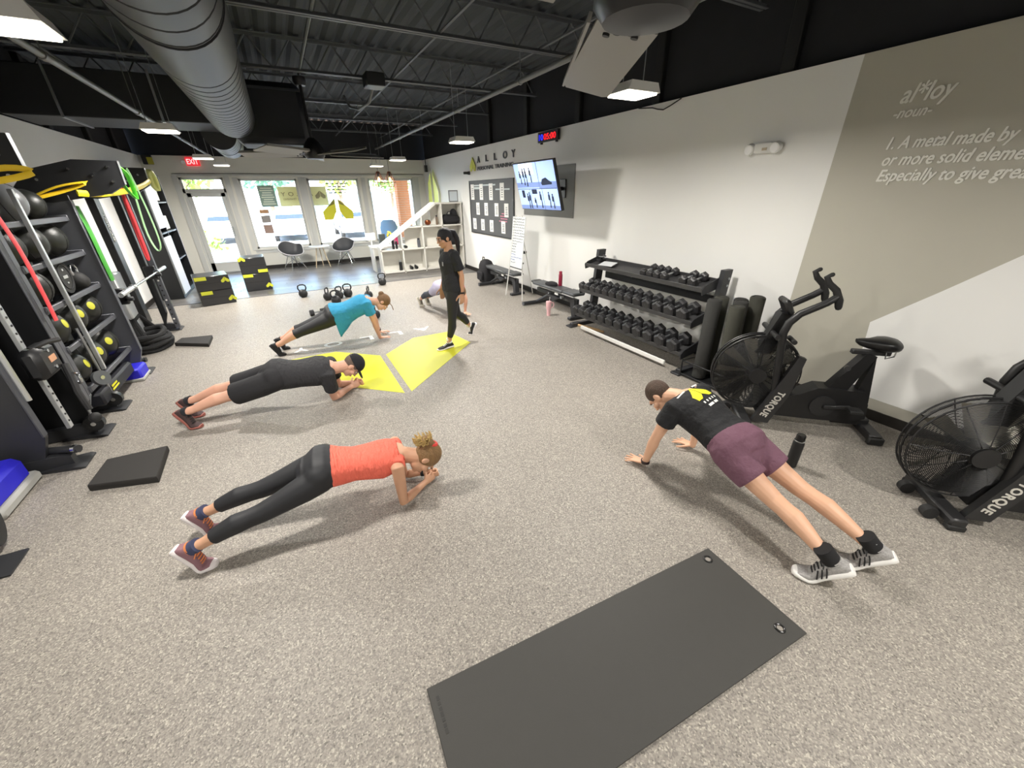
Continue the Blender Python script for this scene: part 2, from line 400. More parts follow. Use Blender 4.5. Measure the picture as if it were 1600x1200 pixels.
bme = MB(); bme.box((0, 0, 0), (.205, .215, .066), b=.006); bme = bme.mesh('brick', brk)
for i in range(38):
    for q in range(4):
        o = bpy.data.objects.new('brick', bme); col.objects.link(o); o.parent = p
        dx, dy = [(-.107, -.107), (.107, -.107), (-.107, .107), (.107, .107)][q]; o.location = (dx, dy, .045 + i * .077)
        o.rotation_euler = (0, 0, (i % 2) * PI / 2)
def car(loc, rz, c, label):
    t = thing('car', label, 'car', loc, rz, 'cars parked across the lot'); m = mat('car_paint_' + c, c, .25, spec=.6, coat=.6)
    prof = [(-2.1, .35), (-2.15, .75), (-1.95, .92), (-1.2, .98), (-.55, 1.42), (.75, 1.45), (1.35, 1.0), (2.05, .9), (2.2, .6), (2.15, .32)]
    rings = []
    for y, s in ((-.86, .93), (-.8, 1), (.8, 1), (.86, .93)):
        rings.append([V((x * (1 if abs(y) < .83 else .985), y * (1 if z < 1 else .84), .3 + (z - .3) * s)) for x, z in prof])
    mb = MB(); mb.loft(rings); mb.build('body', m, t, smooth=30)
    g = mat('car_glass', '20262c', .1)
    mb = MB(); mb.box((.08, 0, 1.2), (1.25, 1.48, .3), b=.05); mb.build('side_window', g, t)
    mb = MB(); mb.add([(.78, -.6, 1.41), (.78, .6, 1.41), (1.3, .68, 1.06), (1.3, -.68, 1.06)], [(0, 1, 2, 3)]); mb.build('windscreen', g, t)
    for x in (-1.35, 1.4):
        for y in (-.8, .8):
            mb = MB(); mb.cyl((x, y - .1, .33), (x, y + .1, .33), .33, 18); wv = mb.build('wheel', rub, t)
            mb = MB(); mb.cyl((x, y + (.1 if y > 0 else -.1), .33), (x, y + (.12 if y > 0 else -.12), .33), .2, 12); mb.build('hub_cap', steel, wv)
    for y in (-.6, .6):
        mb = MB(); mb.box((2.12, y, .72), (.12, .3, .12), b=.03); mb.build('headlight', mat('lamp_glass', 'eef2f2', .1), t)
car((-2.6, 27, -.11), -PI / 2, 'd8dadb', 'white car parked facing the street door')
car((.4, 26.5, -.11), -PI / 2, '9fb4c4', 'pale blue car parked beyond the window nearest the door')
car((3.6, 26, -.11), -PI / 2, 'c9ced1', 'silver car parked beyond the middle window')
car((8.4, 27, -.11), -PI / 2, '3f4a55', 'dark car parked far beyond the right-hand window')
barkm = mat('tree_bark', '6d5a48', .9, var=.2)
def tree(loc, h, r, c, label, n=900, seed=1):
    R = random.Random(seed); t = thing('tree', label, 'tree', loc, 0, 'trees beyond the parking lot')
    mb = MB(); mb.tube([(0, 0, 0), (.05, .02, h * .35), (0, 0, h * .75)], [.16, .12, .05], 8)
    for k in range(5):
        a = k * 1.3; mb.tube([(0, 0, h * (.35 + .07 * k)), (r * .6 * math.cos(a), r * .6 * math.sin(a), h * (.55 + .07 * k))], [.06, .02], 6)
    mb.build('trunk', barkm, t)
    mb = MB()
    for k in range(n):
        d = V((R.gauss(0, 1), R.gauss(0, 1), R.gauss(0, 1))).normalized() * R.uniform(.55, 1) ; c_ = V((0, 0, h * .66)) + V((d.x * r, d.y * r, d.z * h * .36))
        e = V((R.gauss(0, 1), R.gauss(0, 1), R.gauss(0, 1))).normalized(); f = e.orthogonal(); s = R.uniform(.1, .22) * r / 2
        mb.add([c_ - e * s, c_ + f * s * .6, c_ + e * s, c_ - f * s * .6], [(0, 1, 2, 3)])
    mb.build('foliage', mat('leaf_' + c, c, .6, var=.35, vscale=2), t, smooth=0, kind='stuff')
tree((-5.2, 31, -.11), 6, 2.6, '7f9a3c', 'yellow green tree seen through the street door', seed=2)
tree((-.4, 37, -.11), 7.5, 2.6, '5d8468', 'bluish green tree behind the blue car', seed=3)
tree((4.2, 34, -.11), 7, 2.0, '86a53f', 'light green tree seen above the banner', seed=4)
tree((9, 38.5, -.11), 6.5, 2.2, '6f9444', 'mid green tree beyond the middle window', seed=5)
tree((13, 33, -.11), 7.5, 3.0, '8aa83f', 'broad yellow green tree beyond the right-hand window', seed=6)
for i, (x, y, c, l) in enumerate(((-3.2, 22.5, '8aa640', 'green shrub on a planter beyond the street door'), (7.2, 20.5, '6f8f45', 'low shrub outside right-hand window behind the pillar'), (5.6, 22, '90ad4a', 'light green shrub beyond the right-hand window'))):
    R = random.Random(i + 20); mb = MB()
    for k in range(260):
        d = V((R.gauss(0, 1), R.gauss(0, 1), abs(R.gauss(0, 1)))).normalized() * R.uniform(.5, 1) * .8; e = V((R.gauss(0, 1), R.gauss(0, 1), R.gauss(0, 1))).normalized(); f = e.orthogonal(); s = R.uniform(.07, .14)
        mb.add([d - e * s, d + f * s * .6, d + e * s, d - f * s * .6], [(0, 1, 2, 3)])
    o = mb.build('shrub', mat('leaf_' + c, c, .6, var=.35, vscale=2), smooth=0); o.location = (x, y, -.05); tag(o, l, 'shrub', 'shrubs outside')
t = thing('storefront_building', 'long pale building across the parking lot', 'building', (2, 48, -.11))
mb = MB(); mb.box((0, 0, 2.2), (50, 6, 4.4)); mb.build('wall', mat('pale_stucco', 'd8d2c6', .8), t)
mb = MB(); mb.box((0, -.4, 4.6), (51, 7.4, .5)); mb.build('roof', mat('roof_fascia', 'a9988a', .7), t)
for i in range(12):
    mb = MB(); mb.box((-22 + i * 4, -3.03, 1.4), (2.6, .1, 2.2)); f = mb.build('window', alum, t)
    mb = MB(); mb.box((-22 + i * 4, -3.06, 1.4), (2.4, .1, 2.0)); mb.build('pane', mat('far_glass', '55656d', .1), f)
# ================================================================ CEILING EQUIPMENT
ductm = mat('grey_duct_paint', '303234', .5, .1, var=.06, vscale=3); ductb = mat('dark_duct_paint', '212327', .6, var=.1)
def round_duct(name, label, x, z, segs, r, seam, cat='duct'):
    t = thing(name, label, cat, (x, segs[0][0], z))
    for i, (a, b, rib) in enumerate(segs):
        mb = MB(); pts = []; R = []
        y = a
        if rib:
            while y < b - .01:
                e = min(y + rib, b)
                pts += [(0, y + .004 - segs[0][0], 0), (0, e - .026 - segs[0][0], 0), (0, e - .012 - segs[0][0], 0), (0, e - .002 - segs[0][0], 0)]; R += [r, r, r - .018, r - .018]
                y = e
        else: pts = [(0, a - segs[0][0], 0), (0, b - segs[0][0], 0)]; R = [r + .006] * 2
        mb.tube(pts, R, 40); mb.build('duct_section' if rib else 'duct_collar', ductm, t, smooth=25)
    return t
round_duct('spiral_duct', 'grey round spiral duct running under the joists', -.305, 3.13, [(1.1, 1.9, .26), (1.9, 3.5, .26), (3.5, 4.35, 0), (4.35, 8.0, .19)], .3, .2)
round_duct('spiral_duct', 'short grey round duct ending above the street windows', -.62, 3.05, [(9.46, 10.6, .3), (10.6, 11.4, 0)], .26, .2)
t = thing('duct_plenum', 'dark rectangular duct box the round duct runs into', 'duct', (.2, 8.45, 2.77))
mb = MB(); mb.box((.0, 0, .41), (1.04, .9, .82), b=.09); mb.build('casing', ductb, t)
mb = MB(); mb.box((0, -.462, .006), (.9, .02, .014)); mb.build('edge_flange', mat('duct_seam', '33363b', .5), t)
mb = MB(); mb.box((0, -.455, .72), (.98, .02, .03)); mb.build('seam', mat('duct_seam', '33363b', .5), t)
t = thing('trunk_duct', 'dark rectangular duct crossing to the left wall', 'duct', (-1.6, 8.9, 3.05))
mb = MB(); mb.box((-.05, 0, .28), (2.38, 1.05, .56), b=.01); mb.build('casing', ductb, t)
for x in (-.65, .42):
    mb = MB(); mb.box((x, 0, -.008), (.03, 1.09, .016)).box((x, -.535, .3), (.03, .016, .6)); mb.build('hanger_strap', steel, t)
lens = mat('lamp_lens', 'ffffff', .4, emit='fff4e0', es=9)
def lamp(x, y, z, label, power=1, stem=False):
    t = thing('ceiling_light', label, 'light', (x, y, z), 0, 'linear ceiling lights in two rows')
    mb = MB(); mb.prism([(-.16, .0), (.16, 0), (.13, .06), (-.13, .06)], .26, 0, M.Translation((0, .13, 0)) @ M.Rotation(PI / 2, 4, 'X')); mb.build('housing', mat('lamp_housing', 'd5d5d2', .4), t)
    mb = MB(); mb.box((0, 0, -.006), (.29, .23, .014), b=.004); mb.build('diffuser', lens, t)
    for sx in (-.1, .1):
        mb = MB(); mb.tube([(sx, 0, .07), (sx, 0, 3.6 - z)], .004, 5); mb.build('hanger_cable', steel, t)
    ld = bpy.data.lights.new('lamp_glow', 'AREA'); ld.shape = 'RECTANGLE'; ld.size = .29; ld.size_y = .22; ld.energy = LAMP_W * power; ld.color = (1, .955, .89); ld.spread = math.radians(172)
    lo = bpy.data.objects.new('lamp_glow', ld); col.objects.link(lo); lo.parent = t; lo.location = (0, 0, -.02)
for k, (yr, yl) in enumerate(((2.75, 2.85), (6.12, 6.22), (9.72, 10.2))):
    lamp(2.57 - .03 * k, yr, 2.7, 'ceiling light of right row, ' + ['nearest the camera', 'level with the wall television', 'in front of the cubby shelf'][k], (1, 1.25, 1.7)[k])
    lamp(-.83 - .1 * k, yl, 2.7, 'ceiling light of left row, ' + ['at the photo edge nearest the camera', 'under the round duct side before the crossing duct', 'nearest the exit sign'][k], (1, 1.25, 1.7)[k])
lamp(2.57, -.65, 2.7, 'ceiling light of right row behind the camera', .9); lamp(-.83, -.6, 2.7, 'ceiling light of left row behind the camera', .75)
lamp(-.93, 12.3, 2.7, 'low hung ceiling light beside the street door', 1.0); lamp(2.5, 11.9, 2.7, 'low hung ceiling light before the wire pendants', 1.0)
# sprinkler pipe (right) and conduit (left)
pipem = mat('grey_pipe', '6c6d6c', .5, .2)
t = thing('sprinkler_pipe', 'grey pipe running under the joists toward the street wall', 'pipe', (3.05, 1.2, 3.3))
mb = MB(); mb.tube([(0, 0, 0), (0, 13.1, 0)], .032, 10); mb.build('pipe_run', pipem, t)
for y in (2.1, 4.1, 6.2, 8.3, 10.1, 12.1):
    mb = MB(); mb.ring((0, y, 0), .036, .007, (0, 1, 0), 14, 5); mb.tube([(0, y, .03), (0, y, .3)], .005, 5); mb.build('pipe_hanger', steel, t)
t = thing('conduit_pipe', 'grey conduit along the left row of lights', 'pipe', (-1.28, 1.2, 3.015))
mb = MB(); mb.tube([(0, 0, 0), (0, 12.6, 0)], .026, 10); mb.build('pipe_run', pipem, t)
for y in (.6, 3.7, 6.2, 9.0, 11.0):
    mb = MB(); mb.cyl((0, y - .04, 0), (0, y + .04, 0), .034, 10); mb.tube([(0, y, .03), (0, y, .58)], .005, 5); mb.build('coupling', pipem, t)
t = thing('junction_box', 'black box with hanging cable under the joists', 'junction box', (1.62, 7.05, 3.43))
mb = MB(); mb.box((0, 0, .08), (.26, .3, .16), b=.01); mb.build('box', black, t)
mb = MB(); mb.tube([(.02, .2, .04), (.0, .5, -.1), (-.1, .9, -.14), (-.16, 1.3, -.05), (-.18, 1.6, .15)], .018, 7); mb.build('cable', pipem, t)
# fans
bladem = mat('fan_blade_grey', '8d8c87', .5)
def fan(loc, R, a0, label, nb):
    t = thing('ceiling_fan', label, 'fan', loc, 0, 'large ceiling fans')
    mb = MB(); mb.lathe([(.03, -.07), (.12, -.06), (.15, -.02), (.15, .07), (.11, .16), (.05, .22)], 24); mb.build('motor_housing', plastic, t)
    h = 3.6 - loc[2]; mb = MB(); mb.cyl((0, 0, .2), (0, 0, h), .022, 10); mb.build('down_rod', plastic, t)
    mb = MB(); mb.lathe([(.07, h - .1), (.09, h - .06), (.09, h)], 18); mb.build('canopy', plastic, t)
    for k in range(nb):
        X = M.Rotation(a0 + k * 2 * PI / nb, 4, 'Z') @ M.Rotation(math.radians(13), 4, 'X'); mb = MB()
        top = [(R * .2, -.11), (R * .21, .1), (R * .9, .13), (R * .99, .11), (R, -.1), (R * .97, -.13)]
        mb.prism(top, .012, 0, X); mb.box((R * .6, .125, .01), (R * .74, .012, .03), xf=X); b = mb.build('blade', bladem, t)
        mb = MB(); mb.box((R * .16, 0, .004), (R * .2, .09, .01), xf=X); b2 = mb.build('blade_iron', plastic, t)
        for sx, sy in ((.25, -.045), (.25, .02), (.285, .05)):
            mb = MB(); mb.cyl((R * sx, sy, -.008), (R * sx, sy, .0), .013, 10, xf=X); mb.build('screw', mat('dark_screw', '1a1a1a', .5), b)
fan((1.04, 1.09, 2.54), 1.22, math.radians(60), 'big grey bladed ceiling fan near the camera', 3)
fan((.69, 7.7, 2.62), 1.1, math.radians(12), 'far ceiling fan in front of the street windows', 5)
# wire pendants
for x, l in ((2.78, 'copper wire pendant lamp, left of the pair by the window'), (3.1, 'copper wire pendant lamp, right of the pair by the window')):
    t = thing('pendant_lamp', l, 'lamp', (x, 13.2, 2.33), 0, 'pair of wire pendants')
    mb = MB(); mb.tube([(0, 0, .3), (0, 0, 1.27)], .005, 5); mb.build('cord', plastic, t)
    mb = MB(); cu = mat('copper_wire', '8a4f35', .35, .7); P = [(.035, .3), (.16, .02), (.11, -.1)]
    for k in range(6):
        a = k * PI / 3; mb.tube([(r * math.cos(a), r * math.sin(a), z) for r, z in P], .008, 5)
    for r, z in P: mb.ring((0, 0, z), r, .008, n=18, m=5)
    mb.build('wire_cage', cu, t)
    mb = MB(); mb.cyl((0, 0, .18), (0, 0, .3), .028, 10); mb.build('socket', plastic, t)
    mb = MB(); mb.ball((0, 0, .09), (.045, .045, .065), 12, 8); mb.build('bulb', mat('warm_bulb', 'ffe9b0', .3, emit='ffd27a', es=6), t)
# ================================================================ RIGHT SIDE EQUIPMENT
# --- dumbbell rack
t = thing('dumbbell_rack', 'black three tier dumbbell rack along the white right wall', 'rack', (4.2, 3.95, 0)); rack = t
RY0, RY1 = -1.07, 1.06
for s, y in ((-1, RY0 - .03), (1, RY1 + .03)):
    mb = MB(); mb.prism([(.02, .03), (.14, .03), (.26, 1.2), (.12, 1.2)], .06, 0, M.Translation((0, y + .03, 0)) @ M.Rotation(PI / 2, 4, 'X')); u = mb.build('upright', dark, t, smooth=20)
    for z in (1.02, 1.1): m2 = MB(); m2.cyl((.1 + z * .1, y - .04, z), (.1 + z * .1, y + .04, z), .014, 8); m2.build('bolt', steel, u)
    mb = MB(); mb.box((.03, y, .03), (.74, .08, .06), b=.008); mb.build('foot', dark, t)
    mb = MB(); mb.box((-.33, y, .012), (.14, .13, .024), b=.005); mb.build('foot_plate', dark, t)
TI = [(-.30, .22, .28), (-.22, .60, .28), (-.14, .985, .30)]     # front x, front z, depth
TILT = math.radians(12)
for fx, fz, dp in TI:
    X = M.Translation((fx, 0, fz)) @ M.Rotation(-TILT, 4, 'Y')
    mb = MB(); mb.box((dp / 2, 0, .0), (dp, RY1 - RY0, .012), xf=X); mb.box((.0, 0, .012), (.012, RY1 - RY0, .055), b=.003, xf=X); mb.box((dp, 0, .02), (.012, RY1 - RY0, .05), xf=X)
    sh = mb.build('shelf', mat('shelf_charcoal', '3c3c3d', .5), t)
    for y in (RY0, RY1):
        mb = MB(); mb.prism([(-.01, -.05), (dp + .1, -.06), (dp + .1, .08), (.05, .05), (-.01, .02)], .012, 0, X @ M.Translation((0, y + .006, 0)) @ M.Rotation(PI / 2, 4, 'X')); mb.build('end_bracket', dark, sh, smooth=20)
mb = MB(); mb.box((.3, 0, .8), (.02, RY1 - RY0, .1)); mb.build('rear_brace', dark, t)
mb = MB(); mb.box((-.34, -.03, .07), (.03, 1.7, .05), b=.004); mb.build('front_rail', white, t, label='white front rail')
hexm = mat('dumbbell_rubber', '29292b', .45, bump=.08, bscale=300)
def dumbbell_mesh(r, wd, hl):
    out = []
    for s in (-1, 1):
        x0, x1 = s * hl / 2, s * (hl / 2 + wd)
        rings = []
        for x, k in ((x0, .72), (x0 + s * wd * .18, 1), (x1 - s * wd * .2, 1), (x1, .74)):
            rings.append([(x, r * k * math.cos(PI / 3 * j + PI / 6), r * k * math.sin(PI / 3 * j + PI / 6)) for j in range(6)])
        mb = MB(); mb.loft(rings); mb.loft([[(x1 + s * a, r * .34 * math.cos(PI / 6 * j), r * .34 * math.sin(PI / 6 * j)) for j in range(12)] for a in (-.004, .002)]); out.append(mb.mesh('weight_head', hexm, 20))
    mb = MB(); mb.tube([(-hl / 2, 0, 0), (-hl / 4, 0, 0), (0, 0, 0), (hl / 4, 0, 0), (hl / 2, 0, 0)], [.013, .0155, .0165, .0155, .013], 10); out.append(mb.mesh('handle', steel))
    mb = MB(); mb.add([(-hl / 2 - wd * .72, -.022, r * .868), (-hl / 2 - wd * .72, .022, r * .868), (-hl / 2 - wd * .34, .022, r * .868), (-hl / 2 - wd * .34, -.022, r * .868)], [(0, 1, 2, 3)]); out.append(mb.mesh('weight_mark', mat('worn_grey_print', '8b8a88', .5)))
    return out
def dumbbell(me, loc, tilt, label, group, rz=0):
    o = thing('dumbbell', label, 'dumbbell', loc, 0, group); o.rotation_euler = (0, -tilt, rz)
    for m_, nme in zip(me, ('weight_head', 'weight_head', 'handle', 'weight_mark')):
        k = bpy.data.objects.new(nme, m_); col.objects.link(k); k.parent = o
        if nme == 'weight_mark': k.location = (0, 0, .001)
    return o
def on_shelf(ti, y, r, label, rz=0, dx=.5):
    fx, fz, dp = TI[ti]; d = dp * dx
    x = fx + d * math.cos(TILT) - (r * .866 + .008) * math.sin(TILT); z = fz + d * math.sin(TILT) + (r * .866 + .008) * math.cos(TILT)
    return (4.2 + x, 3.95 + y, z)
for k, y in enumerate((3.83, 3.715, 3.60, 3.48, 3.19, 3.06)):
    r = .056 + .004 * (k > 3); me = dumbbell_mesh(r, .075, .12)
    dumbbell(me, on_shelf(2, y - 3.95, r, ''), TILT, 'small black hex dumbbell on the top shelf, %s from the window end' % ORD[k], 'dumbbells on the top shelf')
ys = [5.0, 4.865, 4.725, 4.59, 4.44, 4.29, 4.13, 3.97, 3.8, 3.625, 3.445, 3.255, 3.06]
for k, y in enumerate(ys):
    r = .068 + .0014 * k; me = dumbbell_mesh(r, .085, .12)
    dumbbell(me, on_shelf(1, y - 3.97, r, ''), TILT, 'black hex dumbbell on the middle shelf, %s from the bench end' % ORD[k], 'dumbbells on the middle shelf')
ys = [5.0, 4.855, 4.705, 4.545, 4.38, 4.205, 4.025, 3.84, 3.65, 3.455, 3.255, 3.05]
for k, y in enumerate(ys):
    r = .077 + .0013 * k; me = dumbbell_mesh(r, .092, .12)
    dumbbell(me, on_shelf(0, y - 3.97, r, ''), TILT, 'large black hex dumbbell on the bottom shelf, %s from the bench end' % ORD[k], 'dumbbells on the bottom shelf')
t = thing('tablet', 'white screened tablet lying on the rack top shelf', 'tablet', (4.17, 4.62, 1.035)); t.rotation_euler = (0, -TILT, .25)
mb = MB(); mb.box((0, 0, .006), (.19, .27, .012), b=.004); mb.build('case', plastic, t); mb = MB(); mb.box((0, 0, .013), (.165, .23, .003)); mb.build('screen', mat('pale_screen', 'dfe3e6', .15), t)
t = thing('phone_holder', 'black clamp holder at the window end of the rack top', 'holder', (4.25, 4.87, 1.05))
mb = MB(); mb.box((0, 0, .02), (.12, .1, .03), b=.006).tube([(0, 0, .03), (-.02, -.05, .08), (-.02, -.12, .09)], .012); mb.build('clamp', plastic, t)
mb = MB(); mb.cyl((-.05, 0, .07), (-.05, -.14, .08), .01, 8); mb.build('bar', chrome, t)
t = thing('bamboo_stick', 'pale wooden sticks lying under the rack left foot', 'stick', (4.0, 4.9, 0.02))
for k, dy in enumerate((0, .1)):
    mb = MB(); mb.tube([(-.02, dy, 0), (.1, dy - .4, 0)], .018, 8); mb.build('stick', mat('pale_wood', 'd9b483', .5), t)
# --- foam rollers in wire stand
t = thing('roller_stand', 'low black wire stand holding foam rollers', 'stand', (4.08, 2.5, 0))
mb = MB()
for z in (.03, .2):
    q = [(-.24, -.3, z), (.3, -.3, z), (.3, .3, z), (-.24, .3, z)]
    mb.tube(q, .009, 6, closed=True)
mb.build('rail', black, t)
for x, y in ((-.24, -.3), (.3, -.3), (.3, .3), (-.24, .3)):
    mb = MB(); mb.tube([(x, y, 0), (x, y, .22)], .01, 6); mb.build('post', black, t)
mb = MB(); mb.box((.03, 0, .02), (.54, .6, .012)); mb.build('base_plate', black, t)
foam = mat('dark_foam', '37372f', .85, bump=.2, bscale=400); foam2 = mat('charcoal_foam', '2d2d2b', .85, bump=.2, bscale=400)
RL = ['nearest the bottom of the stand', 'next to the dumbbells', 'behind the front pair', 'second from the bike', 'with a capped top by the wall', 'leaning against the wall end']
for k, (x, y, h, lx) in enumerate(((3.93, 2.33, .93, -.03), (3.94, 2.62, .93, .0), (4.12, 2.66, .93, 0), (4.11, 2.42, .93, -.02), (4.28, 2.36, .97, .0), (4.29, 2.56, .9, .04))):
    t = thing('foam_roller', 'dark upright foam roller ' + RL[k], 'foam roller', (x, y, .03), 0, 'foam rollers in the stand'); t.rotation_euler = (0, lx, 0)
    mb = MB(); mb.lathe([(.06, 0), (.075, .012), (.075, h - .012), (.066, h)], 24); mb.build('roll', foam if k % 2 == 0 else foam2, t)
    mb = MB(); mb.ring((0, 0, h), .05, .006, n=24, m=6); mb.build('end_rim', foam2, t)
# --- benches
def bench(loc, label):
    t = thing('weight_bench', label, 'bench', loc, 0, 'benches along the right wall')
    mb = MB(); mb.box((0, .52, .43), (.27, .98, .06), b=.02); mb.build('back_pad', mat('grey_bench_vinyl', '46494c', .45), t)
    mb = MB(); mb.box((0, -.16, .44), (.27, .34, .06), b=.02); mb.build('seat_pad', mat('grey_bench_vinyl', '46494c', .45), t)
    mb = MB(); mb.box((0, .35, .3), (.06, 1.3, .08), b=.008); mb.prism([(-.28, .0), (-.2, .0), (-.12, .34), (-.26, .34)], .1, 0, frame((-.05, 0, 0), (0, 1, 0), (0, 0, 1))); mb.build('frame', dark, t, smooth=20)
    mb = MB(); mb.box((0, -.28, .03), (.34, .09, .05), b=.01); mb.build('rear_foot', dark, t)
    mb = MB(); mb.tube([(0, .5, .3), (-.05, .95, .06)], .035, 8); mb.tube([(-.36, .98, .045), (.3, .98, .045)], .038, 12); mb.build('front_foot', dark, t)
    mb = MB(); mb.tube([(-.362, .98, .045), (-.35, .98, .045)], .04, 12); mb.build('end_cap', grey, t)
    mb = MB(); mb.prism([(.15, .3), (.55, .3), (.35, .2)], .05, 0, frame((-.1, 0, 0), (0, 1, 0), (0, 0, 1))); mb.build('adjustment_plate', dark, t, smooth=20)
    mb = MB(); mb.box((-.1, .22, .36), (.012, .1, .035)); mb.build('maker_plate', white, t)
    mb = MB(); mb.cyl((-.12, .05, .33), (-.07, .05, .33), .025, 12); mb.cyl((-.12, .45, .33), (-.07, .45, .33), .018, 10); mb.build('pivot_bolt', steel, t)
    mb = MB(); mb.box((0, 1.06, .44), (.2, .1, .04), b=.01); mb.build('head_handle', dark, t)
    return t
b1 = bench((4.2, 5.62, 0), 'grey padded weight bench nearer the dumbbells with red bottle on it')
dup(b1, (4.2, 7.75, 0), 0, 'grey padded weight bench farther along beside the black backpack')
t = thing('folded_cloth', 'folded black cloth on the nearer bench', 'cloth', (4.18, 6.12, .463))
mb = MB(); mb.loft([[V((.1 * s * math.cos(a), .14 * s * math.sin(a) * (1 + .12 * math.sin(3 * a)), z)) for a in [2 * PI * i / 18 for i in range(18)]] for s, z in ((1, 0), (1.04, .02), (.95, .04), (.6, .055))]); mb.build('fabric', mat('black_fabric', '1a1a1e', .9, bump=.4, bscale=60), t)
def bottle(loc, h, r, cm, capm, label, name='water_bottle', band=None, handle=False, straw=False):
    t = thing(name, label, 'bottle', loc)
    mb = MB(); mb.lathe([(r * .92, 0), (r, .01), (r, h * .74), (r * .9, h * .8), (r * .62, h * .84)], 20); mb.build('body', cm, t)
    mb = MB(); mb.lathe([(r * .8, h * .83), (r * .82, h * .97), (r * .7, h)], 18); mb.build('cap', capm, t)
    if band: mb = MB(); mb.ring((0, 0, h * .82), r * .84, .005, n=20, m=6); mb.build('collar_band', band, t)
    return t
bottle((4.28, 5.98, .463), .26, .036, mat('crimson_plastic', '8e1f3a', .35), mat('crimson_plastic', '8e1f3a', .35), 'crimson bottle standing on the nearer bench')
bottle((3.206, 1.158, 0), .3, .04, plastic, mat('glossy_black', '0f0f10', .2), 'black bottle with silver collar standing on the floor by the bike', band=chrome)
t = thing('pink_tumbler', 'pale pink handled tumbler with straw on the floor', 'tumbler', (3.9, 5.78, 0)); pk = mat('pale_pink', 'e9b9bd', .45)
mb = MB(); mb.lathe([(.032, 0), (.034, .1), (.047, .14), (.05, .25), (.048, .262)], 20); mb.build('body', pk, t)
mb = MB(); mb.tube([(.045, 0, .24), (.085, 0, .235), (.09, 0, .2), (.08, 0, .16), (.045, 0, .15)], .009, 8, xf=M.Rotation(-.6, 4, 'Z')); mb.build('handle', pk, t)
mb = MB(); mb.tube([(.01, 0, .25), (.02, 0, .34)], .005, 6); mb.build('straw', white, t)
t = thing('backpack', 'black backpack on the floor by the far bench', 'bag', (4.25, 9.14, 0)); bagm = mat('black_nylon', '17171b', .8, bump=.3, bscale=50)
mb = MB(); mb.loft([[V((.17 * s * math.cos(a) * abs(math.cos(a)) ** -.3, .24 * s * math.sin(a) * abs(math.sin(a) + 1e-6) ** -.3, z)) for a in [2 * PI * (i + .5) / 20 for i in range(20)]] for s, z in ((.9, 0), (1, .06), (1, .25), (.92, .4), (.7, .5), (.35, .54))]); mb.build('body', bagm, t)
mb = MB(); mb.box((-.18, 0, .16), (.07, .3, .22), b=.03); mb.build('front_pocket', bagm, t)
mb = MB(); mb.tube([(-.06, -.06, .52), (-.06, -.03, .6), (-.06, .05, .6), (-.06, .08, .52)], .012, 6); mb.build('grab_loop', bagm, t)
# --- easel with whiteboard
t = thing('easel', 'white tripod easel between the benches', 'easel', (4.02, 7.25, 0))
for p, q in (((-.05, .33, 0), (.12, .14, 1.62)), ((.0, -.3, 0), (.12, -.1, 1.62)), ((.5, .1, .02), (.14, .03, 1.6))):
    mb = MB(); mb.tube([p, q], .012, 8); mb.build('leg', mat('white_metal', 'd8d8d4', .4), t)
mb = MB(); mb.tube([(.04, .26, .62), (.04, -.22, .62)], .014, 8); mb.build('ledge', plastic, t)
mb = MB(); mb.cyl((.27, .1, .9), (.33, .1, .9), .03, 10); mb.cyl((.14, -.1, .72), (.1, -.14, .72), .018, 8); mb.build('knob', plastic, t)
W = thing('whiteboard', 'tall whiteboard with handwritten workout resting on the easel', 'whiteboard', (4.02, 7.25, 0))
X = frame((.015, .25, .64), (-.0, -1, 0), (.1, -.0, 1))
mb = MB(); mb.box((.25, .48, -.008), (.5, .97, .014), b=.003, xf=X); mb.build('panel', mat('whiteboard_white', 'dbe0e1', .45), W)
ink = mat('grey_marker_ink', '43474d', .6); inkb = mat('blue_marker_ink', '3f56a6', .6); R = random.Random(5)
for r in range(17):
    mb = MB(); y = .92 - r * .052; x = .03 + (.02 if r % 3 else 0)
    while x < .46 and not (r > 8 and .2 < x < .26):
        l = R.uniform(.02, .06); pts = [(x + l * i / 4, y + R.uniform(-.009, .009), .0005) for i in range(5)]
        mb.tube(pts, .0048, 4, xf=X); x += l + R.uniform(.012, .03)
    if mb.v: mb.build('handwriting', inkb if 12 < r < 16 else ink, W)
# --- wall fittings
t = thing('television', 'tilted wall television showing exercise video tiles', 'television', (4.6, 6.1, 2.12))
TX = frame((3.90, 6.1 + .617, 1.757), (0, -1, 0), (-.2, 0, .72)); TXr = TX; TW, TH = 1.235, .745
mb = MB(); mb.box((TW / 2, TH / 2, -.03), (TW, TH, .05), b=.006, xf=TX); mb.build('housing', plastic, t, True)
scr = lambda n, c, e: mat(n, c, .2, emit=c, es=e)
bl = [scr('screen_pale_blue', '9fb9f0', .75), scr('screen_mid_blue', '7f9ae0', .6), scr('screen_white', 'dfe9ff', .9), scr('screen_dark', '1d2338', .3), scr('screen_floor', '6f83b5', .55), scr('screen_line', '34406e', .3)]
S = []
def rect(x0, y0, x1, y1, k, z=.0): S.append((x0, y0, x1, y1, k, z))
rect(.015, .015, TW - .015, TH - .015, 0, .0)
rect(.015, .34, .73, .73, 0, .001); rect(.18, .56, .62, .73, 2, .002); rect(.015, .36, .73, .44, 4, .002)
rect(.74, .34, TW - .015, .73, 0, .001); rect(.74, .345, TW - .015, .44, 4, .002)
rect(.015, .335, TW - .015, .345, 5, .003); rect(.728, .335, .738, .73, 5, .003); rect(.40, .015, .408, .335, 5, .003); rect(.78, .015, .788, .335, 5, .003); rect(.015, .015, TW - .015, .08, 4, .002)
rect(.13, .2, .22, .32, 3, .003); rect(.46, .26, .62, .33, 3, .003)
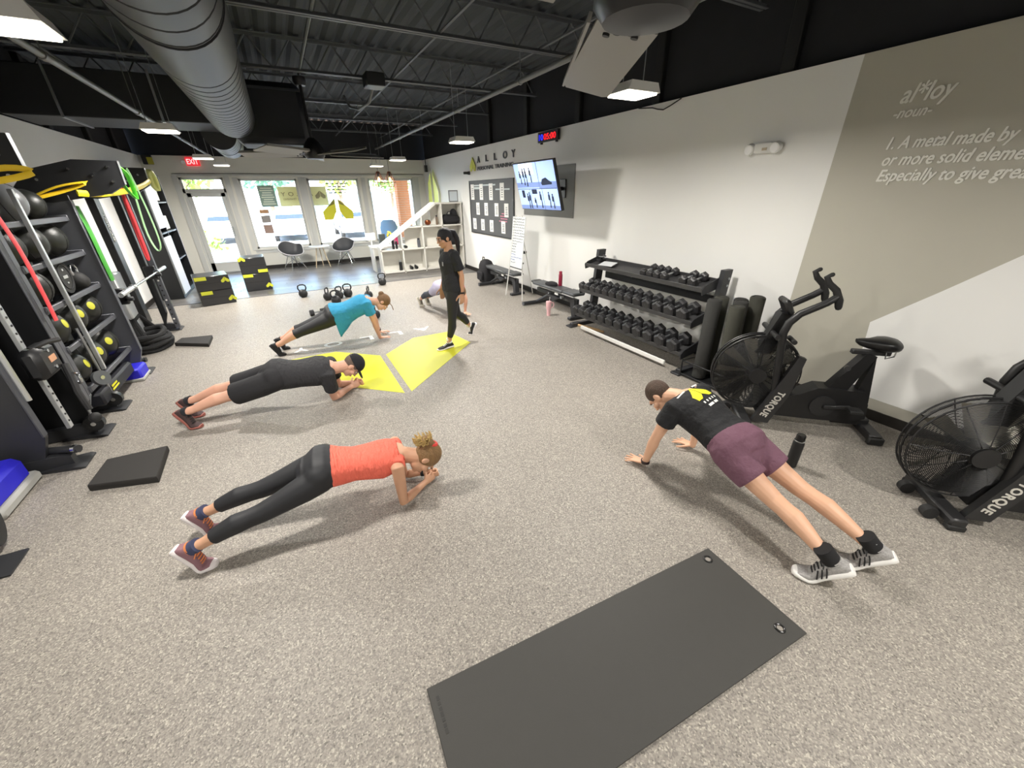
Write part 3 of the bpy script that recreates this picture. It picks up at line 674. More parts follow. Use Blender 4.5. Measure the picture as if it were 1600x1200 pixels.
for k in range(6):
    mb = MB()
    for x0, y0, x1, y1, q, z in S:
        if q == k: mb.add([(x0, y0, z), (x1, y0, z), (x1, y1, z), (x0, y1, z)], [(0, 1, 2, 3)], xf=TX)
    if mb.v: mb.build('screen_tile', bl[k], t, True, smooth=0)
#small figures moving on the screen tiles
for x, y, h in ((.17, .42, .2), (.28, .4, .26), (.36, .38, .28), (.5, .44, .22), (.3, .03, .24), (.36, .03, .26), (.52, .04, .16), (.7, .04, .26), (.95, .05, .24), (1.05, .04, .22)):
    mb = MB(); P = [(x, y), (x + .012, y + h * .45), (x - .022, y + h * .5), (x - .018, y + h * .8), (x - .008, y + h * .84), (x - .012, y + h), (x + .018, y + h), (x + .014, y + h * .84), (x + .03, y + h * .8), (x + .03, y + h * .5), (x + .03, y), (x + .018, y), (x + .02, y + h * .4), (x + .014, y)]
    mb.prism(P, .001, 0, TX @ M.Translation((0, 0, .004))); mb.build('screen_figure', bl[3], t, True, smooth=0)
mb = MB(); mb.prism([(.8, .42), (.84, .48), (.95, .5), (1.02, .46), (1.1, .43), (1.1, .4), (.82, .39)], .001, 0, TX @ M.Translation((0, 0, .004)))
mb.build('screen_figure', bl[3], t, True, smooth=0)
mb = MB(); mb.box((4.585, 6.45, 2.08), (.03, .2, .3), b=.004); mb.tube([(4.58, 6.45, 2.08), (4.2, 6.3, 2.08), (3.88, 6.2, 2.1)], .03, 8); mb.build('wall_arm', black, t, True)
t = thing('wall_panel', 'flat grey panel on the wall behind the television', 'panel', (4.6, 6.95, 2.03))
mb = MB(); mb.box((4.598, 6.98, 2.03), (.012, 1.74, .86), b=.002); mb.build('panel_face', mat('panel_grey', '777875', .6), t, True)  # thin even grey rectangle set flat on the wall
t = thing('poster_board', 'dark grey poster board holding rows of white cards', 'board', (4.6, 9.48, 1.7))
X = RWX(10.7, 1.06, .012)
mb = MB(); mb.box((1.21, .625, 0), (2.42, 1.25, .02), xf=X); mb.build('backing', mat('board_grey', '57595b', .6, var=.12, vscale=3), t, True)
mb = MB()
for a, b, c_, d in ((1.21, 1.245, 2.44, .022), (1.21, .005, 2.44, .022), (.005, .625, .022, 1.25), (2.415, .625, .022, 1.25)): mb.box((a, b, .004), (c_, d, .03), xf=X)
mb.build('frame', dark, t, True)
for r, (z, h) in enumerate(((1.87, .36), (1.515, .29), (1.15, .27))):
    for y in ((10.5, 9.95, 9.4, 8.82), (10.2, 9.7, 9.12, 8.62), (10.45, 9.94, 9.42, 8.79))[r]:
        mb = MB(); mb.box((10.7 - y, z - 1.06 + h / 2, .014), (.2, h, .006), xf=X); c_ = mb.build('white_card', paper, t, True)
        mb = MB()
        for q in range(5): mb.box((10.7 - y + .01, z - 1.06 + h * (.2 + .13 * q), .0175), (.1 - .015 * (q % 3), .014, .002), xf=X)
        mb.build('card_print', ink, c_, True)
mb = MB()
for q in range(4): mb.box((1.9 + .05 * (q % 2), .36 + .055 * q, .014), (.4 - .06 * q, .02, .004), xf=X)
mb.build('red_glare', mat('magenta_glare', 'd8889f', .6), t, True)  # reddish glare on the board, painted as pink strips
mb = MB(); mb.box((.9, 1.14, .014), (1.3, .03, .004), xf=X).box((.5, 1.08, .014), (.5, .05, .004), xf=X).box((1.9, 1.04, .014), (.7, .03, .004), xf=X); mb.build('header_strip', mat('pale_header', 'c9d3d3', .5), t, True)
t = thing('wall_sign', 'grey raised letters and yellow leaf emblem on the right wall', 'sign', (4.6, 9.3, 2.68)); sg = mat('sign_grey', '5e6166', .5)
me = [(10.13, .13), (9.65, .12), (9.2, .12), (8.75, .17), (8.36, .14)]
for ch, (y, wd) in zip('ALLOY', me): text(ch, 'letter', sg, t, RWX(y, 2.70, .014), .2, width=wd + .02, depth=.01, bold=.003)
text('PERSONAL TRAINING', 'lettering', sg, t, RWX(10.14, 2.535, .012), .115, width=1.85, depth=.006)
for k, P in enumerate(leaves(.17)): mb = MB(); mb.prism(P, .012, 0, RWX(10.42, 2.53, .014) @ M.Diagonal((.8, 1.0, 1, 1))); mb.build('leaf', mat('sign_lime', 'd9df5a', .5), t, True)
t = thing('timer_clock', 'wall timer with blue and red digits under black wall band', 'timer', (4.55, 6.92, 2.94))
X = RWX(7.24, 2.86, .06)
mb = MB(); mb.box((.325, .075, -.02), (.65, .165, .05), b=.006, xf=X); mb.build('housing', plastic, t, True)
text('10', 'blue_digits', mat('led_blue', '2530ff', .4, emit='2b35ff', es=1.6), t, X @ M.Translation((.05, .025, .008)), .135, width=.13)
text('05:00', 'red_digits', mat('led_red', 'ff2020', .4, emit='ff1a22', es=1.6), t, X @ M.Translation((.21, .025, .008)), .135, width=.38)
mb = MB()
for x in (.08, .57): mb.box((x, -.02, -.03), (.03, .03, .04), xf=X)
mb.build('bracket', black, t, True)
t = thing('emergency_light', 'white twin headed emergency light on the right wall', 'light', (4.57, 2.86, 2.42))
mb = MB(); mb.box((4.565, 2.855, 2.415), (.075, .2, .1), b=.015); mb.build('housing', white, t, True)
for y in (2.99, 2.72):
    mb = MB(); mb.tube([(4.575, y, 2.41), (4.55, y, 2.41), (4.51, y - .0, 2.4)], [.045, .055, .05], 18); h = mb.build('lamp_head', white, t, True)
    mb = MB(); mb.tube([(4.512, y, 2.4), (4.505, y, 2.399)], .04, 16); mb.build('lens', mat('clear_lens', 'f4f4f4', .1), h, True)
mb = MB(); mb.box((4.525, 2.83, 2.4), (.006, .05, .025)); mb.build('test_panel', mat('beige_label', 'b5a892', .5), t, True)
t = thing('wall_outlet', 'white outlet plate low on the right wall', 'outlet', (4.6, 5.86, .34))
mb = MB(); mb.box((4.6, 5.86, .34), (.012, .08, .12), b=.004); mb.build('plate', paper, t, True)
mb = MB(); mb.box((4.594, 5.86, .365), (.004, .035, .03)).box((4.594, 5.86, .315), (.004, .035, .03)); mb.build('socket', mat('outlet_grey', 'bdbdba', .5), t, True)
t = thing('security_camera', 'small dark wall camera above the poster board', 'camera', (4.58, 10.7, 2.5))
mb = MB(); mb.box((4.585, 10.7, 2.5), (.03, .1, .08)).box((4.5, 10.7, 2.5), (.12, .06, .06), b=.01).box((4.52, 10.8, 2.5), (.08, .05, .05), b=.01); mb.build('camera_body', dark, t, True)
t = thing('wall_speaker', 'small black speaker hung near the street corner', 'speaker', (4.5, 14.0, 2.8))
mb = MB(); mb.box((4.5, 14.0, 2.76), (.08, .14, .2), b=.01).box((4.5, 14.0, 2.95), (.02, .02, .2)); mb.build('speaker_body', black, t, True)
t = thing('loose_cable', 'short black cable looped under the black wall band', 'cable', (4.58, 4.35, 3.02))
mb = MB(); mb.tube([(4.585, 4.75, 3.03), (4.58, 4.5, 3.0), (4.57, 4.4, 2.97), (4.57, 4.3, 2.95), (4.58, 4.2, 2.98), (4.585, 4.05, 3.03)], .007, 6); mb.build('cable_run', plastic, t, True)
t = thing('leaf_emblem', 'tall lime leaf emblem with white edges in the street corner', 'emblem', (4.58, 13.6, 1.75))
for k, P in enumerate(([(-.5, 0), (-.05, 0), (-.05, .96), (-.42, .62)], [(.08, 0), (.55, 0), (.6, .35), (.1, 1.0)])):
    X = RWX(13.72, 1.72, .02)
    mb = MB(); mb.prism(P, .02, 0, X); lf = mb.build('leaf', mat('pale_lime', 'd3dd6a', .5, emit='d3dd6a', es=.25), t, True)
    mb = MB(); mb.tube([(x, y, .02) for x, y in P], .018, 5, closed=True, xf=X); mb.build('leaf_edge', white, lf, True)
# --- air bikes
def bike_build():
    t = thing('air_bike', 'black fan bike behind the push-up man, farther from the camera', 'exercise bike', (3.56, 1.854, 0), math.atan2(-.728, .739), 'air bikes by the mural wall')
    bk = mat('bike_black', '1b1b1c', .45); g = mat('bike_grey_panel', '2a2a2b', .4)
    # local: +x to the rear, +y away from camera side
    mb = MB(); mb.box((0, 0, .06), (.1, .5, .06), b=.012); mb.build('front_stabilizer', g, t)
    for y in (-.14, .12):
        mb = MB(); mb.cyl((-.1, y - .025, .045), (-.1, y + .025, .045), .045, 16); mb.build('transport_wheel', rub, t)
    for y in (-.23, .23):
        mb = MB(); mb.box((0, y, .02), (.1, .06, .04), b=.008); mb.build('foot_pad', rub, t)
    mb = MB(); mb.box((1.02, 0, .06), (.1, .5, .07), b=.012); mb.box((.9, 0, .1), (.3, .08, .07), b=.01); mb.build('rear_stabilizer', bk, t)
    for y in (-.235, .235): mb = MB(); mb.box((1.03, y, .035), (.12, .05, .07), b=.01); mb.build('foot_pad', rub, t)
    # fan cage: wire rings on two faces, rim, spokes, blades
    fc = V((.03, 0, .5)); FR = .36; cage = mat('cage_wire', '141415', .5)
    for s in (-1, 1):
        mb = MB(); R_ = .06
        while R_ <= FR:
            y = s * (.05 + .06 * (1 - (R_ / FR) ** 2)); mb.ring(fc + V((0, y, 0)), R_, .0024, (0, 1, 0), 32, 4); R_ += .0095
        for k in range(12):
            a = k * PI / 6; c, d = math.cos(a), math.sin(a); mb.tube([fc + V((.06 * c, s * .11, .06 * d)), fc + V((.2 * c, s * .09, .2 * d)), fc + V((FR * c, s * .05, FR * d))], .004, 4)
        mb.build('guard_wires', cage, t)
    mb = MB(); mb.ring(fc, FR + .004, .008, (0, 1, 0), 48, 6); mb.ring(fc + V((0, .05, 0)), FR, .006, (0, 1, 0), 48, 5); mb.ring(fc - V((0, .05, 0)), FR, .006, (0, 1, 0), 48, 5); mb.build('guard_rim', bk, t)
    mb = MB(); mb.cyl(fc + V((0, -.13, 0)), fc + V((0, .13, 0)), .07, 20); mb.build('fan_hub', bk, t)
    for k in range(10):
        a = k * PI / 5; X = M.Translation(fc) @ M.Rotation(a, 4, 'Y')
        mb = MB(); mb.add([(.07, -.03, -.02), (.33, -.035, -.05), (.33, .035, .05), (.07, .03, .02)], [(0, 1, 2, 3)], xf=X); mb.build('fan_blade', mat('fan_blade_metal', '8d8a80', .4, .6), t)
    # main diagonal fork (near side) with lettering, housing and posts
    mb = MB(); mb.prism([(.06, .06), (.2, .06), (.3, .36), (.34, .72), (.28, .74), (.18, .4)], .05, 0, frame((0, -.13, 0), (1, 0, 0), (0, 0, 1))); mb.prism([(.06, .06), (.2, .06), (.3, .36), (.34, .72), (.28, .74), (.18, .4)], .05, 0, frame((0, .17, 0), (1, 0, 0), (0, 0, 1))); mb.build('front_fork', g, t, smooth=20)
    mb = MB(); mb.prism([(.12, .1), (.6, .1), (.86, .11), (.98, .16), (.96, .3), (.9, .42), (.55, .42), (.42, .34), (.3, .3), (.16, .34)], .16, 0, frame((0, .08, 0), (1, 0, 0), (0, 0, 1))); mb.build('drive_housing', bk, t, smooth=20)
    mb = MB(); mb.cyl((.62, -.098, .25), (.62, -.082, .25), .1, 28); cr = mb.build('crank_cover', g, t)
    mb = MB(); mb.box((0, 0, 0), (.2, .02, .035), b=.006, xf=M.Translation((.72, -.115, .265)) @ M.Rotation(-.1, 4, 'Y')); mb.build('crank_arm', g, t); mb = MB(); mb.box((0, 0, 0), (.2, .02, .035), b=.006, xf=M.Translation((.52, .115, .235)) @ M.Rotation(-.1, 4, 'Y')); mb.build('crank_arm', g, t)
    for x, y, z in ((.83, -.17, .275), (.41, .17, .225)): mb = MB(); mb.box((x, y, z), (.1, .1, .03), b=.006); mb.build('pedal', rub, t)
    mb = MB(); mb.prism([(.62, .4), (.78, .4), (.9, .74), (.82, .76)], .09, 0, frame((0, .045, 0), (1, 0, 0), (0, 0, 1))); mb.prism([(.86, .4), (.9, .74), (.98, .3), (.94, .2)], .07, 0, frame((0, .035, 0), (1, 0, 0), (0, 0, 1))); mb.build('seat_mast', bk, t, smooth=20)
    mb = MB(); mb.cyl((.72, -.03, .62), (.69, -.11, .64), .022, 12); mb.build('seat_knob', plastic, t)
    mb = MB(); mb.box((.86, 0, .765), (.28, .05, .04), b=.006); mb.build('seat_slider', g, t)
    rings = []
    for x, wd, h, z in ((.73, .025, .025, .865), (.76, .04, .045, .86), (.83, .06, .065, .855), (.9, .11, .08, .86), (.96, .125, .085, .86), (1.01, .105, .075, .855), (1.035, .05, .04, .85)):
        rings.append([V((x, wd * math.cos(2 * PI * j / 16), z + h * .9 * math.sin(2 * PI * j / 16) * (1 if math.sin(2 * PI * j / 16) < 0 else .55))) for j in range(16)])
    mb = MB(); mb.loft(rings); mb.build('saddle', mat('saddle_vinyl', '161617', .35), t, smooth=60)
    mb = MB(); mb.tube([(.93, -.06, .82), (.94, -.07, .74), (1.0, -.06, .76), (1.0, -.06, .82)], .006, 6); mb.build('saddle_wire', chrome, t)
    # console mast and console
    mb = MB(); mb.prism([(-.02, .7), (.1, .7), (.2, 1.05), (.1, 1.08)], .1, 0, frame((0, .05, 0), (1, 0, 0), (0, 0, 1))); mb.build('console_mast', bk, t, smooth=20)
    mb = MB(); mb.box((0, 0, 0), (.05, .2, .14), b=.015, xf=M.Translation((.13, 0, 1.13)) @ M.Rotation(-.5, 4, 'Y')); mb.build('console', plastic, t)
    for s in (-1, 1):
        mb = MB(); y = s * .14
        mb.tube([(.22, y * .8, .2), (.16, y, .6), (.12, y, .93), (.14, y, 1.02), (.2, y, 1.1), (.36, y, 1.2), (.42, y * .95, 1.25)], [.03, .03, .032, .032, .03, .028, .028], 12); hb = mb.build('handle_arm', bk, t)
        mb = MB(); mb.tube([(.45, y * .95, 1.17), (.44, y * .94, 1.22), (.4, y * .9, 1.3), (.34, y * .86, 1.35), (.31, y * .84, 1.4), (.34, y * .84, 1.42)], [.026, .03, .027, .024, .022, .018], 12, rnd=True); mb.build('grip', rub, hb)
        mb = MB(); mb.cyl((.2, y - .07, .87), (.2, y + .07, .87), .02, 10); mb.build('foot_peg', rub, t); mb = MB(); mb.cyl((.22, y - .02, .25), (.22, y + .02, .25), .035, 12); mb.build('foot_peg', rub, t)
    mb = MB(); mb.cyl((.07, -.2, .9), (.07, .2, .9), .022, 10); mb.build('pivot_shaft', bk, t)
    text('TORQUE', 'lettering', mat('pale_lettering', 'cfccc4', .5), t, root_matrix(t) @ frame((.215, -.183, .4), (-.125, 0, -.33), (.33, 0, -.125)), .082, width=.28, space=1.12, bold=.003)
    return t
bike = bike_build()
dup(bike, (3.6, .42, 0), math.atan2(-.728, .739), 'black fan bike nearest the camera at the right photo edge')
# ================================================================ LEFT TRAINING RACKS
FX = -2.0     # front plane of the uprights
XZ = lambda y: frame((0, y, 0), (1, 0, 0), (0, 0, 1))        # local x = world x, local y = world z, extrudes toward -y
def foot(t, y, x1=-1.935):
    mb = MB(); mb.prism([(-2.75, .01), (-2.02, .01), (-2.02, .1), (-2.1, .12), (-2.75, .12)], .075, 0, XZ(y + .0375)); mb.build('foot_beam', dark, t, True, smooth=20)
    mb = MB(); mb.loft([[V((x, y + s * w, z)) for s, z in ((-1, 0), (1, 0), (1, h), (-1, h))] for x, w, h in ((-2.28, .05, .015), (-2.08, .1, .03), (x1 - .03, .125, .022), (x1, .12, .012))]); mb.build('floor_plate', dark, t, True, smooth=20)
def side_frame(t, y, x0, x1, z1=2.12, m=grey, over=None, b=.05):
    mb = MB(); mb.prism([(x0, .04), (x1 - .1, .04), (x1, .3), (x1, z1), (x0, z1)], b, 0, XZ(y + b / 2)); mb.build('upright_panel', m, t, True, smooth=20)
    mb = MB(); mb.box((x1 - .004, y, (z1 + .3) / 2), (.01, b + .02, z1 - .32), b=.003); mb.build('edge_trim', grey, t, True)
    if over:
        mb = MB(); mb.prism(over, .06, 0, XZ(y + .03)); g = mb.build('top_gusset', black, t, True, smooth=20)
        xs = [p[0] for p in over]; xm = max(xs)
        i_ = xs.index(xm); q_ = over[i_ + 1] if over[i_ + 1][0] > over[i_ - 1][0] else over[i_ - 1]
        mb = MB(); mb.tube([(xm, y, over[i_][1]), (q_[0], y, q_[1])], .034, 4, flat=.25, up=(0, 1, 0)); mb.build('lit_gusset_edge', steel, g, True)  # pale strip puts the light on the black plate's front edge into colour
        for dx, z in ((.1, 2.36), (.42, 2.34), (.1, 2.22), (.45, 2.2), (.25, 2.28), (.7, 2.24)):
            mb = MB(); mb.cyl((xm - dx, y - .032, z), (xm - dx, y - .042, z), .014, 8); mb.build('bolt', chrome, g, True)
OVER = [(-2.45, 2.05), (-2.2, 2.33), (-1.81, 2.43), (-1.44, 2.42), (-1.45, 2.19), (-1.6, 2.1), (-2.1, 2.02)]
# cable machine
t = thing('cable_machine', 'tall black cable machine at the left photo edge, nearest the camera', 'cable machine', (-2.3, 4.5, 0)); cm = t
foot(t, 4.2); foot(t, 4.76)
side_frame(t, 4.2, -2.72, -2.1, 2.1, dark)
side_frame(t, 4.85, -2.72, FX - .02, 2.2, black, [(-2.7, 2.1), (-2.6, 2.5), (-1.66, 2.503), (-1.655, 2.276), (-1.7, 2.2), (-2.2, 2.1)])
mb = MB(); mb.box((-2.55, 4.5, 1.1), (.3, .6, 2.0), b=.02); mb.build('weight_shroud', black, t, True)
mb = MB(); mb.box((-2.04, 4.42, 1.18), (.03, .055, 1.85), b=.003); tr = mb.build('perforated_column', mat('pale_steel', 'c3c6c8', .35, .6), t, True)
for k in range(26): mb = MB(); mb.cyl((-2.02, 4.42, .32 + k * .066), (-2.026, 4.42, .32 + k * .066), .009, 8); mb.build('hole', plastic, tr, True)
mb = MB(); mb.tube([(-2.09, 4.24, .62), (-2.09, 4.24, 1.5)], .022, 8); mb.build('guide_rod', mat('pale_steel', 'c3c6c8', .35, .6), t, True)
mb = MB(); mb.box((-2.0, 4.46, .86), (.13, .3, .26), b=.04).tube([(-2.0, 4.4, .98), (-1.93, 4.5, 1.0), (-1.9, 4.62, .98)], .02, 8); c_ = mb.build('carriage', black, t, True)
mb = MB(); mb.box((-1.932, 4.48, .87), (.004, .1, .05)); mb.build('orange_label', mat('peach_label', 'd9a27e', .6), c_, True)
for z in (.8, .94): mb = MB(); mb.cyl((-1.935, 4.46, z), (-1.925, 4.46, z), .014, 10); mb.build('bolt', chrome, c_, True)
mb = MB(); mb.tube([(-1.92, 4.56, .78), (-1.9, 4.5, .66), (-1.89, 4.45, .55), (-1.87, 4.43, .38)], .024, 8); mb.build('strap', vinyl, t, True)
mb = MB(); mb.ring((-1.87, 4.5, .66), .05, .01, (.7, .7, 0), 16, 6); mb.build('carabiner', chrome, t, True)
mb = MB(); mb.ball((-1.86, 4.42, .3), .045, 14, 10); mb.build('handle_ball', rub, t, True)
mb = MB(); mb.tube([(-2.28, 4.3, .14), (-1.96, 4.19, .14)], .033, 14); p_ = mb.build('pivot_tube', dark, t, True)
mb = MB(); mb.tube([(-2.0, 4.2037, .14), (-1.975, 4.195, .14)], .036, 14); mb.build('chrome_band', chrome, p_, True)
t1_ = t
def cable_foot(t, y, z0):
    mb = MB(); mb.tube([(-2.02, y, .14), (-2.03, y, z0)], .013, 8); mb.build('cable_rod', steel, t, True)
    mb = MB(); mb.cyl((-2.02, y - .05, .12), (-2.02, y + .01, .12), .075, 20); pu = mb.build('pulley', black, t, True)
    mb = MB(); mb.cyl((-2.02, y - .056, .12), (-2.02, y - .05, .12), .02, 10); mb.build('axle_bolt', chrome, pu, True)
cable_foot(t, 4.76, .75)
# ball storage rack
t = thing('ball_rack', 'tall grey storage rack full of medicine balls', 'rack', (-2.3, 5.7, 0))
foot(t, 6.4); foot(t, 5.33); cable_foot(t, 5.33, .9)
side_frame(t, 6.42, -2.5, FX + .04, 2.1, grey, OVER)
side_frame(t, 5.02, -2.7, FX - .06, 2.1, mat('pale_rack_post', '9ea4a9', .4, .3))
mb = MB(); mb.box((-2.02, 5.43, 1.28), (.035, .035, 1.72), b=.004); mb.build('front_post', mat('pale_steel', 'c3c6c8', .35, .6), t, True)
mb = MB(); mb.box((-2.74, 5.72, 1.2), (.03, 1.4, 1.9)); mb.build('back_panel', mat('navy_black', '15161f', .6), t, True)
for y in (5.35, 5.75, 6.15):
    mb = MB(); mb.box((-2.71, y, 1.2), (.02, .13, 1.8)); mb.build('back_strip', mat('bluish_white', 'd3d9e4', .4), t, True)
SZ = (1.86, 1.5, 1.14, .76, .34)
for z in SZ:
    mb = MB(); mb.box((-2.06, 5.72, z), (.03, 1.36, .05), b=.006).box((-2.4, 5.72, z + .02), (.03, 1.36, .05), b=.006)
    for y in (5.06, 6.38): mb.box((-2.24, y, z + .01), (.4, .03, .06), b=.006)
    mb.build('shelf_rail', grey, t, True)
mb = MB(); mb.box((-2.12, 5.6, .2), (.22, 1.0, .14), b=.02); bb = mb.build('tray', mat('navy_black', '15161f', .6), t, True)
mb = MB(); mb.box((-2.008, 5.45, .235), (.003, .16, .02)).box((-2.008, 5.46, .2), (.003, .2, .018)); mb.build('yellow_print', yellow, bb, True)
def medball(x, y, z, r, label, style, name='medicine_ball', rz=0):
    t = thing(name, label, 'ball', (x, y, z), rz, 'balls on the storage rack'); m = style[0]
    mb = MB(); mb.ball((0, 0, 0), r, 24, 16); mb.build('shell', m, t)
    mb = MB(); mb.ring((0, 0, 0), r * 1.0, .004, (1, 0, .2), 36, 5); mb.ring((0, 0, 0), r * 1.0, .004, (.1, 1, 0), 36, 5); mb.build('seam', rub, t)
    if style[1]:
        mb = MB(); c0 = V((.75, -.6, .2)).normalized(); e = c0.cross(V((0, 0, 1))).normalized(); f = e.cross(c0)
        pts = [c0 * r * 1.005]; fs = []
        for rg in (1, 2):
            for j in range(12):
                a = j * PI / 6; v = (c0 + (e * math.cos(a) * .8 + f * math.sin(a)) * .13 * rg).normalized() * r * 1.006; pts.append(v)
        fs = [(0, 1 + j, 1 + (j + 1) % 12) for j in range(12)] + [(1 + j, 13 + j, 13 + (j + 1) % 12, 1 + (j + 1) % 12) for j in range(12)]
        mb.add(pts, fs); mb.build('logo_patch', style[1], t)
gm = mat('satin_grey_ball', '6d6f72', .35); km = mat('black_ball_vinyl', '20221f', .4, bump=.1, bscale=300)
pos = ['window end', 'middle', 'camera end']
for ti, (z, r, st, nm) in enumerate(((SZ[0], .17, (gm, None), 'satin grey'), (SZ[1], .17, (km, None), 'plain black'), (SZ[3], .175, (km, mat('ball_yellow', 'c4c23c', .5)), 'black yellow-marked'), (SZ[4], .175, (km, mat('ball_yellow', 'c4c23c', .5)), 'black yellow-marked'))):
    for k, y in enumerate((6.17, 5.74, 5.28)):
        if ti == 0: st, nm, r = ((km, None), 'glossy black', .14) if k != 1 else ((gm, None), 'satin grey', .17)
        medball(-2.23, y, z + .03 + r * .86, r, '%s medicine ball on the %s shelf, %s' % (nm, ['top', 'second', 'fourth', 'lowest'][ti], pos[k]), st, rz=.3 * k)
medball(-2.2, 5.3, SZ[2] + .18, .17, 'black ball on the third shelf at the camera end', (km, None))
t = thing('weight_disc', 'round black disc weight on the third ball shelf', 'weight', (-2.16, 5.83, SZ[2] + .19))
mb = MB(); mb.cyl((-.05, 0, 0), (.06, 0, 0), .165, 28); d = mb.build('disc', rub, t); mb = MB(); mb.ring((.062, 0, 0), .12, .006, (1, 0, 0)); mb.build('groove_ring', black, d)
mb = MB(); mb.box((.063, 0, 0), (.004, .1, .03)).box((.063, .0, .07), (.004, .03, .02)).box((.063, 0, -.06), (.004, .03, .015)); mb.build('grey_print', mat('grey_print', '9a9c9c', .5), d)
t = thing('kettlebell', 'black kettlebell on the third ball shelf', 'kettlebell', (-2.12, 6.13, SZ[2] + .025))
mb = MB(); mb.lathe([(.05, 0), (.085, .03), (.095, .08), (.07, .14), (.03, .17)], 18); mb.build('bell', rub, t); mb = MB(); mb.tube([(0, -.05, .13), (0, -.075, .2), (0, -.04, .245), (0, .04, .245), (0, .075, .2), (0, .05, .13)], .014, 8); mb.build('handle', chrome, t)
t = thing('blue_step', 'bright blue plastic block at the foot of the ball rack', 'block', (-2.06, 6.22, 0)); bl_ = mat('royal_blue', '2a26c8', .5)
mb = MB(); mb.box((0, 0, .09), (.2, .3, .14), b=.02); mb.build('block_body', bl_, t); mb = MB(); mb.box((0, 0, .02), (.22, .32, .04), b=.01); mb.build('base', mat('light_grey_plastic', 'a9a9a4', .5), t)
t = thing('blue_step', 'blue block with grey base at the left photo edge', 'block', (-2.36, 3.83, 0))
mb = MB(); mb.box((0, 0, .15), (.26, .5, .2), b=.04); mb.build('block_body', bl_, t); mb = MB(); mb.box((0, 0, .04), (.32, .56, .08), b=.02); mb.build('base', mat('light_grey_plastic', 'a9a9a4', .5), t)
# near-left corner: foot plate and tyre edge
t = thing('rack_foot', 'black floor plate and round weight at the lower left photo edge', 'rack', (-2.4, 3.0, 0))
mb = MB(); mb.loft([[V((x, s * w, z)) for s, z in ((-1, 0), (1, 0), (1, h), (-1, h))] for x, w, h in ((-.4, .05, .1), (.2, .06, .06), (.28, .11, .02), (.465, .115, .012))]); mb.build('floor_plate', dark, t, smooth=20)
mb = MB(); mb.cyl((.2, .22, .2), (.32, .25, .2), .17, 24); mb.build('weight_disc', rub, t)
t_ = [o for o in bpy.data.objects if o.name == 'ball_rack'][0]
mb = MB(); mb.tube([(-2.3, 6.55, .14), (-1.99, 6.52, .13)], .032, 14); p_ = mb.build('pivot_tube', dark, t_, True); mb = MB(); mb.tube([(-2.04, 6.525, .132), (-2.015, 6.523, .131)], .036, 14); mb.build('chrome_band', chrome, p_, True)
mb = MB(); mb.cyl((-1.98, 5.14, .42), (-1.95, 5.12, .43), .075, 22); p_ = mb.build('small_plate', mat('plate_grey', '55585a', .5), t_, True); mb = MB(); mb.cyl((-1.95, 5.12, .43), (-1.945, 5.117, .43), .02, 12); mb.build('plate_hole', chrome, p_, True)
# squat rack bay
t = thing('squat_rack', 'black squat rack bay beyond the medicine balls', 'rack', (-2.3, 7.5, 0))
side_frame(t, 8.45, -2.14, -2.05, 2.15, black, [(x - .18, z + .03) for x, z in OVER]); foot(t, 8.5)
mb = MB(); mb.box((-1.98, 8.45, 1.1), (.07, .07, 2.1), b=.006); up = mb.build('upright_post', grey, t, True)
for k in range(12): mb = MB(); mb.cyl((-1.985, 8.414, .12 + k * .08), (-1.985, 8.408, .12 + k * .08), .014, 8); mb.build('hole', paper if k % 4 == 1 else plastic, up, True)
mb = MB(); mb.box((-2.2, 7.45, 2.2), (.08, 2.0, .12), b=.01).box((-2.72, 7.45, 2.1), (.05, 2.0, .1)); mb.build('top_beam', black, t, True)
mb = MB(); mb.box((-2.02, 8.35, .98), (.14, .06, .2), b=.01).box((-1.95, 8.35, .94), (.1, .06, .05), b=.01); mb.build('bar_hook', black, t, True)
mb = MB(); mb.box((-2.02, 6.72, .93), (.14, .06, .2), b=.01).box((-1.95, 6.72, .89), (.1, .06, .05), b=.01); mb.build('bar_hook', black, t, True)
mb = MB(); mb.box((-2.45, 8.78, 1.1), (.1, .22, 2.0), b=.01); mb.build('inner_column', black, t, True)
mb = MB(); mb.box((-2.74, 6.8, 1.2), (.16, .3, 2.0), b=.02); mb.build('weight_shroud', mat('dark_shroud', '222421', .5), t, True)
mb = MB(); mb.box((-2.62, 7.05, 1.3), (.06, .05, 1.5), b=.01); mb.build('guide_column', mat('pale_steel', 'c3c6c8', .35, .6), t, True); mb = MB(); mb.box((-2.3, 7.75, .6), (.1, .3, 1.0), b=.02); mb.build('guide_column', mat('pale_steel', 'c3c6c8', .35, .6), t, True)
text('TORQUE', 'lettering', mat('pale_lettering', 'cfccc4', .5), t, frame((-2.397, 8.75, 1.85), (0, 0, -1), (0, 1, 0)), .1, width=.42)
t = thing('barbell', 'bright steel barbell resting in the squat rack hooks', 'barbell', (-1.93, 7.5, .99))
mb = MB(); mb.tube([(0, -.75, 0), (0, .8, 0)], .016, 10); mb.build('bar', chrome, t)
for y0, y1 in ((-1.05, -.55), (.8, 1.3)):
    mb = MB(); mb.tube([(0, y0, 0), (0, y1, 0)], .03, 12); mb.build('sleeve', mat('bright_sleeve', 'dfe3e6', .25, .8), t)
mb = MB(); mb.cyl((0, -.55, 0), (0, -.51, 0), .042, 14); mb.build('collar', chrome, t); mb = MB(); mb.cyl((0, .76, 0), (0, .8, 0), .042, 14); mb.build('collar', chrome, t)
t = thing('battle_rope', 'thick black battle rope coiled at the rack foot', 'rope', (-2.16, 7.55, 0)); rp = mat('black_rope', '19191a', .85, bump=.5, bscale=90)
R = random.Random(2)
